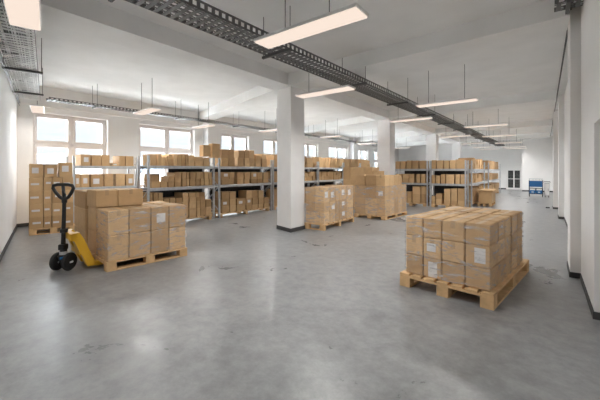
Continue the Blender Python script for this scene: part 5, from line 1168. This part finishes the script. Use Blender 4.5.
hs = finish('handle_shaft', bm, M['black'], J); STEER.append(hs)
bm = bmesh.new()                                        # loop grip: two D shaped openings
yy, zz = -.01, 1.12
lp = [(0, 0), (.07, .05), (.13, .13), (.165, .20), (.15, .245), (.08, .26), (0, .262), (-.08, .26), (-.15, .245), (-.165, .20), (-.13, .13), (-.07, .05)]
path(bm, [(x * 1.05, yy - z * .12, zz + z * .95) for x, z in lp], .026, 10, closed=True)
path(bm, [(0, yy, zz), (0, yy - .03, zz + .25)], .024, 10); bx(bm, -.035, .035, yy - .03, yy + .03, zz - .05, zz + .05, bev=.012)
STEER.append(finish('loop_grip', bm, M['black'], hs, smooth=True))
bm = bmesh.new(); path(bm, [(.03, yy - .01, zz + .03), (.05, yy - .04, zz + .10), (.03, yy - .05, zz + .14)], .008, 6); STEER.append(finish('release_lever', bm, M['black'], hs))

# the steering head is turned to one side
for o in STEER:
    m = Matrix.Translation((0, -.03, 0)) @ Matrix.Rotation(R(38), 4, 'Z') @ Matrix.Translation((0, .03, 0))
    o.data.transform(m)
# ------------------------------------------------------------------ far cart and cabinet
C_ = empty('workshop_cart', (-.77, 23.5, 0), 'blue workshop cart with bins on castors near the far wall', 'cart')
W, D, H_ = .68, .45, 1.0
for x in (0, W - .03):
    for y in (0, D - .03): box_obj('cart_post', (x, x + .03, y, y + .03, .1, H_ if y else .98), M['black'], C_)
for z in (.17, .50): box_obj('cart_shelf', (.032, W - .032, 0, D, z, z + .03), M['black'], C_)
box_obj('blue_panel', (.035, W - .035, -.005, .012, .60, .95), M['blue'], C_, bev=.004)
box_obj('back_panel', (.035, W - .035, D - .02, D - .005, .21, .49), M['blue'], C_)
for k, x in enumerate((.05, .36)):
    bm = bmesh.new(); bx(bm, x, x + .27, -.01, .38, .205, .40, bev=.015); bn = finish('blue_bin', bm, M['bluebin'], C_)
    box_obj('bin_label', (x + .08, x + .19, -.014, -.0105, .27, .32), M['paper'], bn)
    box_obj('white_carton', (x + .01, x + .26, .0, .35, .402, .49), M['white'], C_, bev=.01)
bm = bmesh.new()
for x in (.03, .2, .34, .5, .62): tube(bm, (x, .2, .95), (x, .2, 1.07), .012, 8)
path(bm, [(.0, .02, 1.07), (W, .02, 1.07)], .012); path(bm, [(.0, .42, 1.07), (W, .42, 1.07)], .012)
bx(bm, .03, W - .03, .02, D, .945, .975); finish('top_tray', bm, M['grey'], C_)
for x in (.03, W - .03):
    for y in (.03, D - .03):
        bm = bmesh.new(); tube(bm, (x - .012, y, .05), (x + .012, y, .05), .05, 16); bx(bm, x - .018, x + .018, y - .02, y + .02, .052, .1); finish('castor', bm, M['rubber'], C_)
K = empty('tool_cabinet', (-.03, 23.6, 0), 'pale grey cabinet with dark push handle right of the blue cart', 'cabinet')
box_obj('cabinet_body', (0, .24, 0, .35, .10, .86), M['grey'], K, bev=.01)
box_obj('cabinet_door', (.015, .225, -.012, -.0005, .12, .8), M['white'], K, bev=.003)
box_obj('door_handle', (.17, .185, -.035, -.012, .36, .52), M['black'], K)
bm = bmesh.new(); path(bm, [(-.02, .02, .86), (-.02, .02, .93), (.26, .02, .93), (.26, .02, .86)], .014); finish('push_handle', bm, M['black'], K)
for x in (.04, .2):
    for y in (.04, .3):
        bm = bmesh.new(); tube(bm, (x - .012, y, .045), (x + .012, y, .045), .045, 14); bx(bm, x - .015, x + .015, y - .015, y + .015, .045, .1); finish('castor', bm, M['rubber'], K)

# ------------------------------------------------------------------ light
w = bpy.data.worlds.new('sky'); S.world = w; w.use_nodes = True
bg = w.node_tree.nodes['Background']; bg.inputs['Color'].default_value = (.86, .93, 1., 1); bg.inputs['Strength'].default_value = .60
def sun(az, el, ang, st, col=(.93, .97, 1)):
    l = bpy.data.lights.new('daylight', 'SUN'); l.energy = st; l.angle = R(ang); l.color = col
    o = bpy.data.objects.new('daylight', l); COL.objects.link(o)
    d = Vector((math.cos(R(az)) * math.cos(R(el)), math.sin(R(az)) * math.cos(R(el)), -math.sin(R(el))))
    o.rotation_euler = d.to_track_quat('-Z', 'Y').to_euler()
sun(0, 12, 100, 15, (.90, .96, 1))
sun(180, 52, 2, 38, (1, .98, .95))  # extra sun behind the building, added so ground bounce brightens the ceiling

# ------------------------------------------------------------------ camera
F_, X1, HZ = 320., 545., 170.
a = math.atan((X1 - 300) / F_)
cam = bpy.data.cameras.new('camera'); co = bpy.data.objects.new('camera', cam); COL.objects.link(co)
cam.sensor_fit = 'HORIZONTAL'; cam.sensor_width = 36; cam.lens = 36 * F_ / 600; cam.shift_y = -(200 - HZ) / 600
cam.clip_start = .05; cam.clip_end = 3000
co.location = (0, 0, 1.6); co.rotation_euler = (math.pi / 2, 0, a)
S.camera = co
S.view_settings.view_transform = 'Standard'; S.view_settings.look = 'None'; S.view_settings.gamma = 1; S.view_settings.use_curve_mapping = False
S.view_settings.exposure = 1.05
S.cycles.diffuse_bounces = 8; S.cycles.max_bounces = 14; S.cycles.transparent_max_bounces = 16
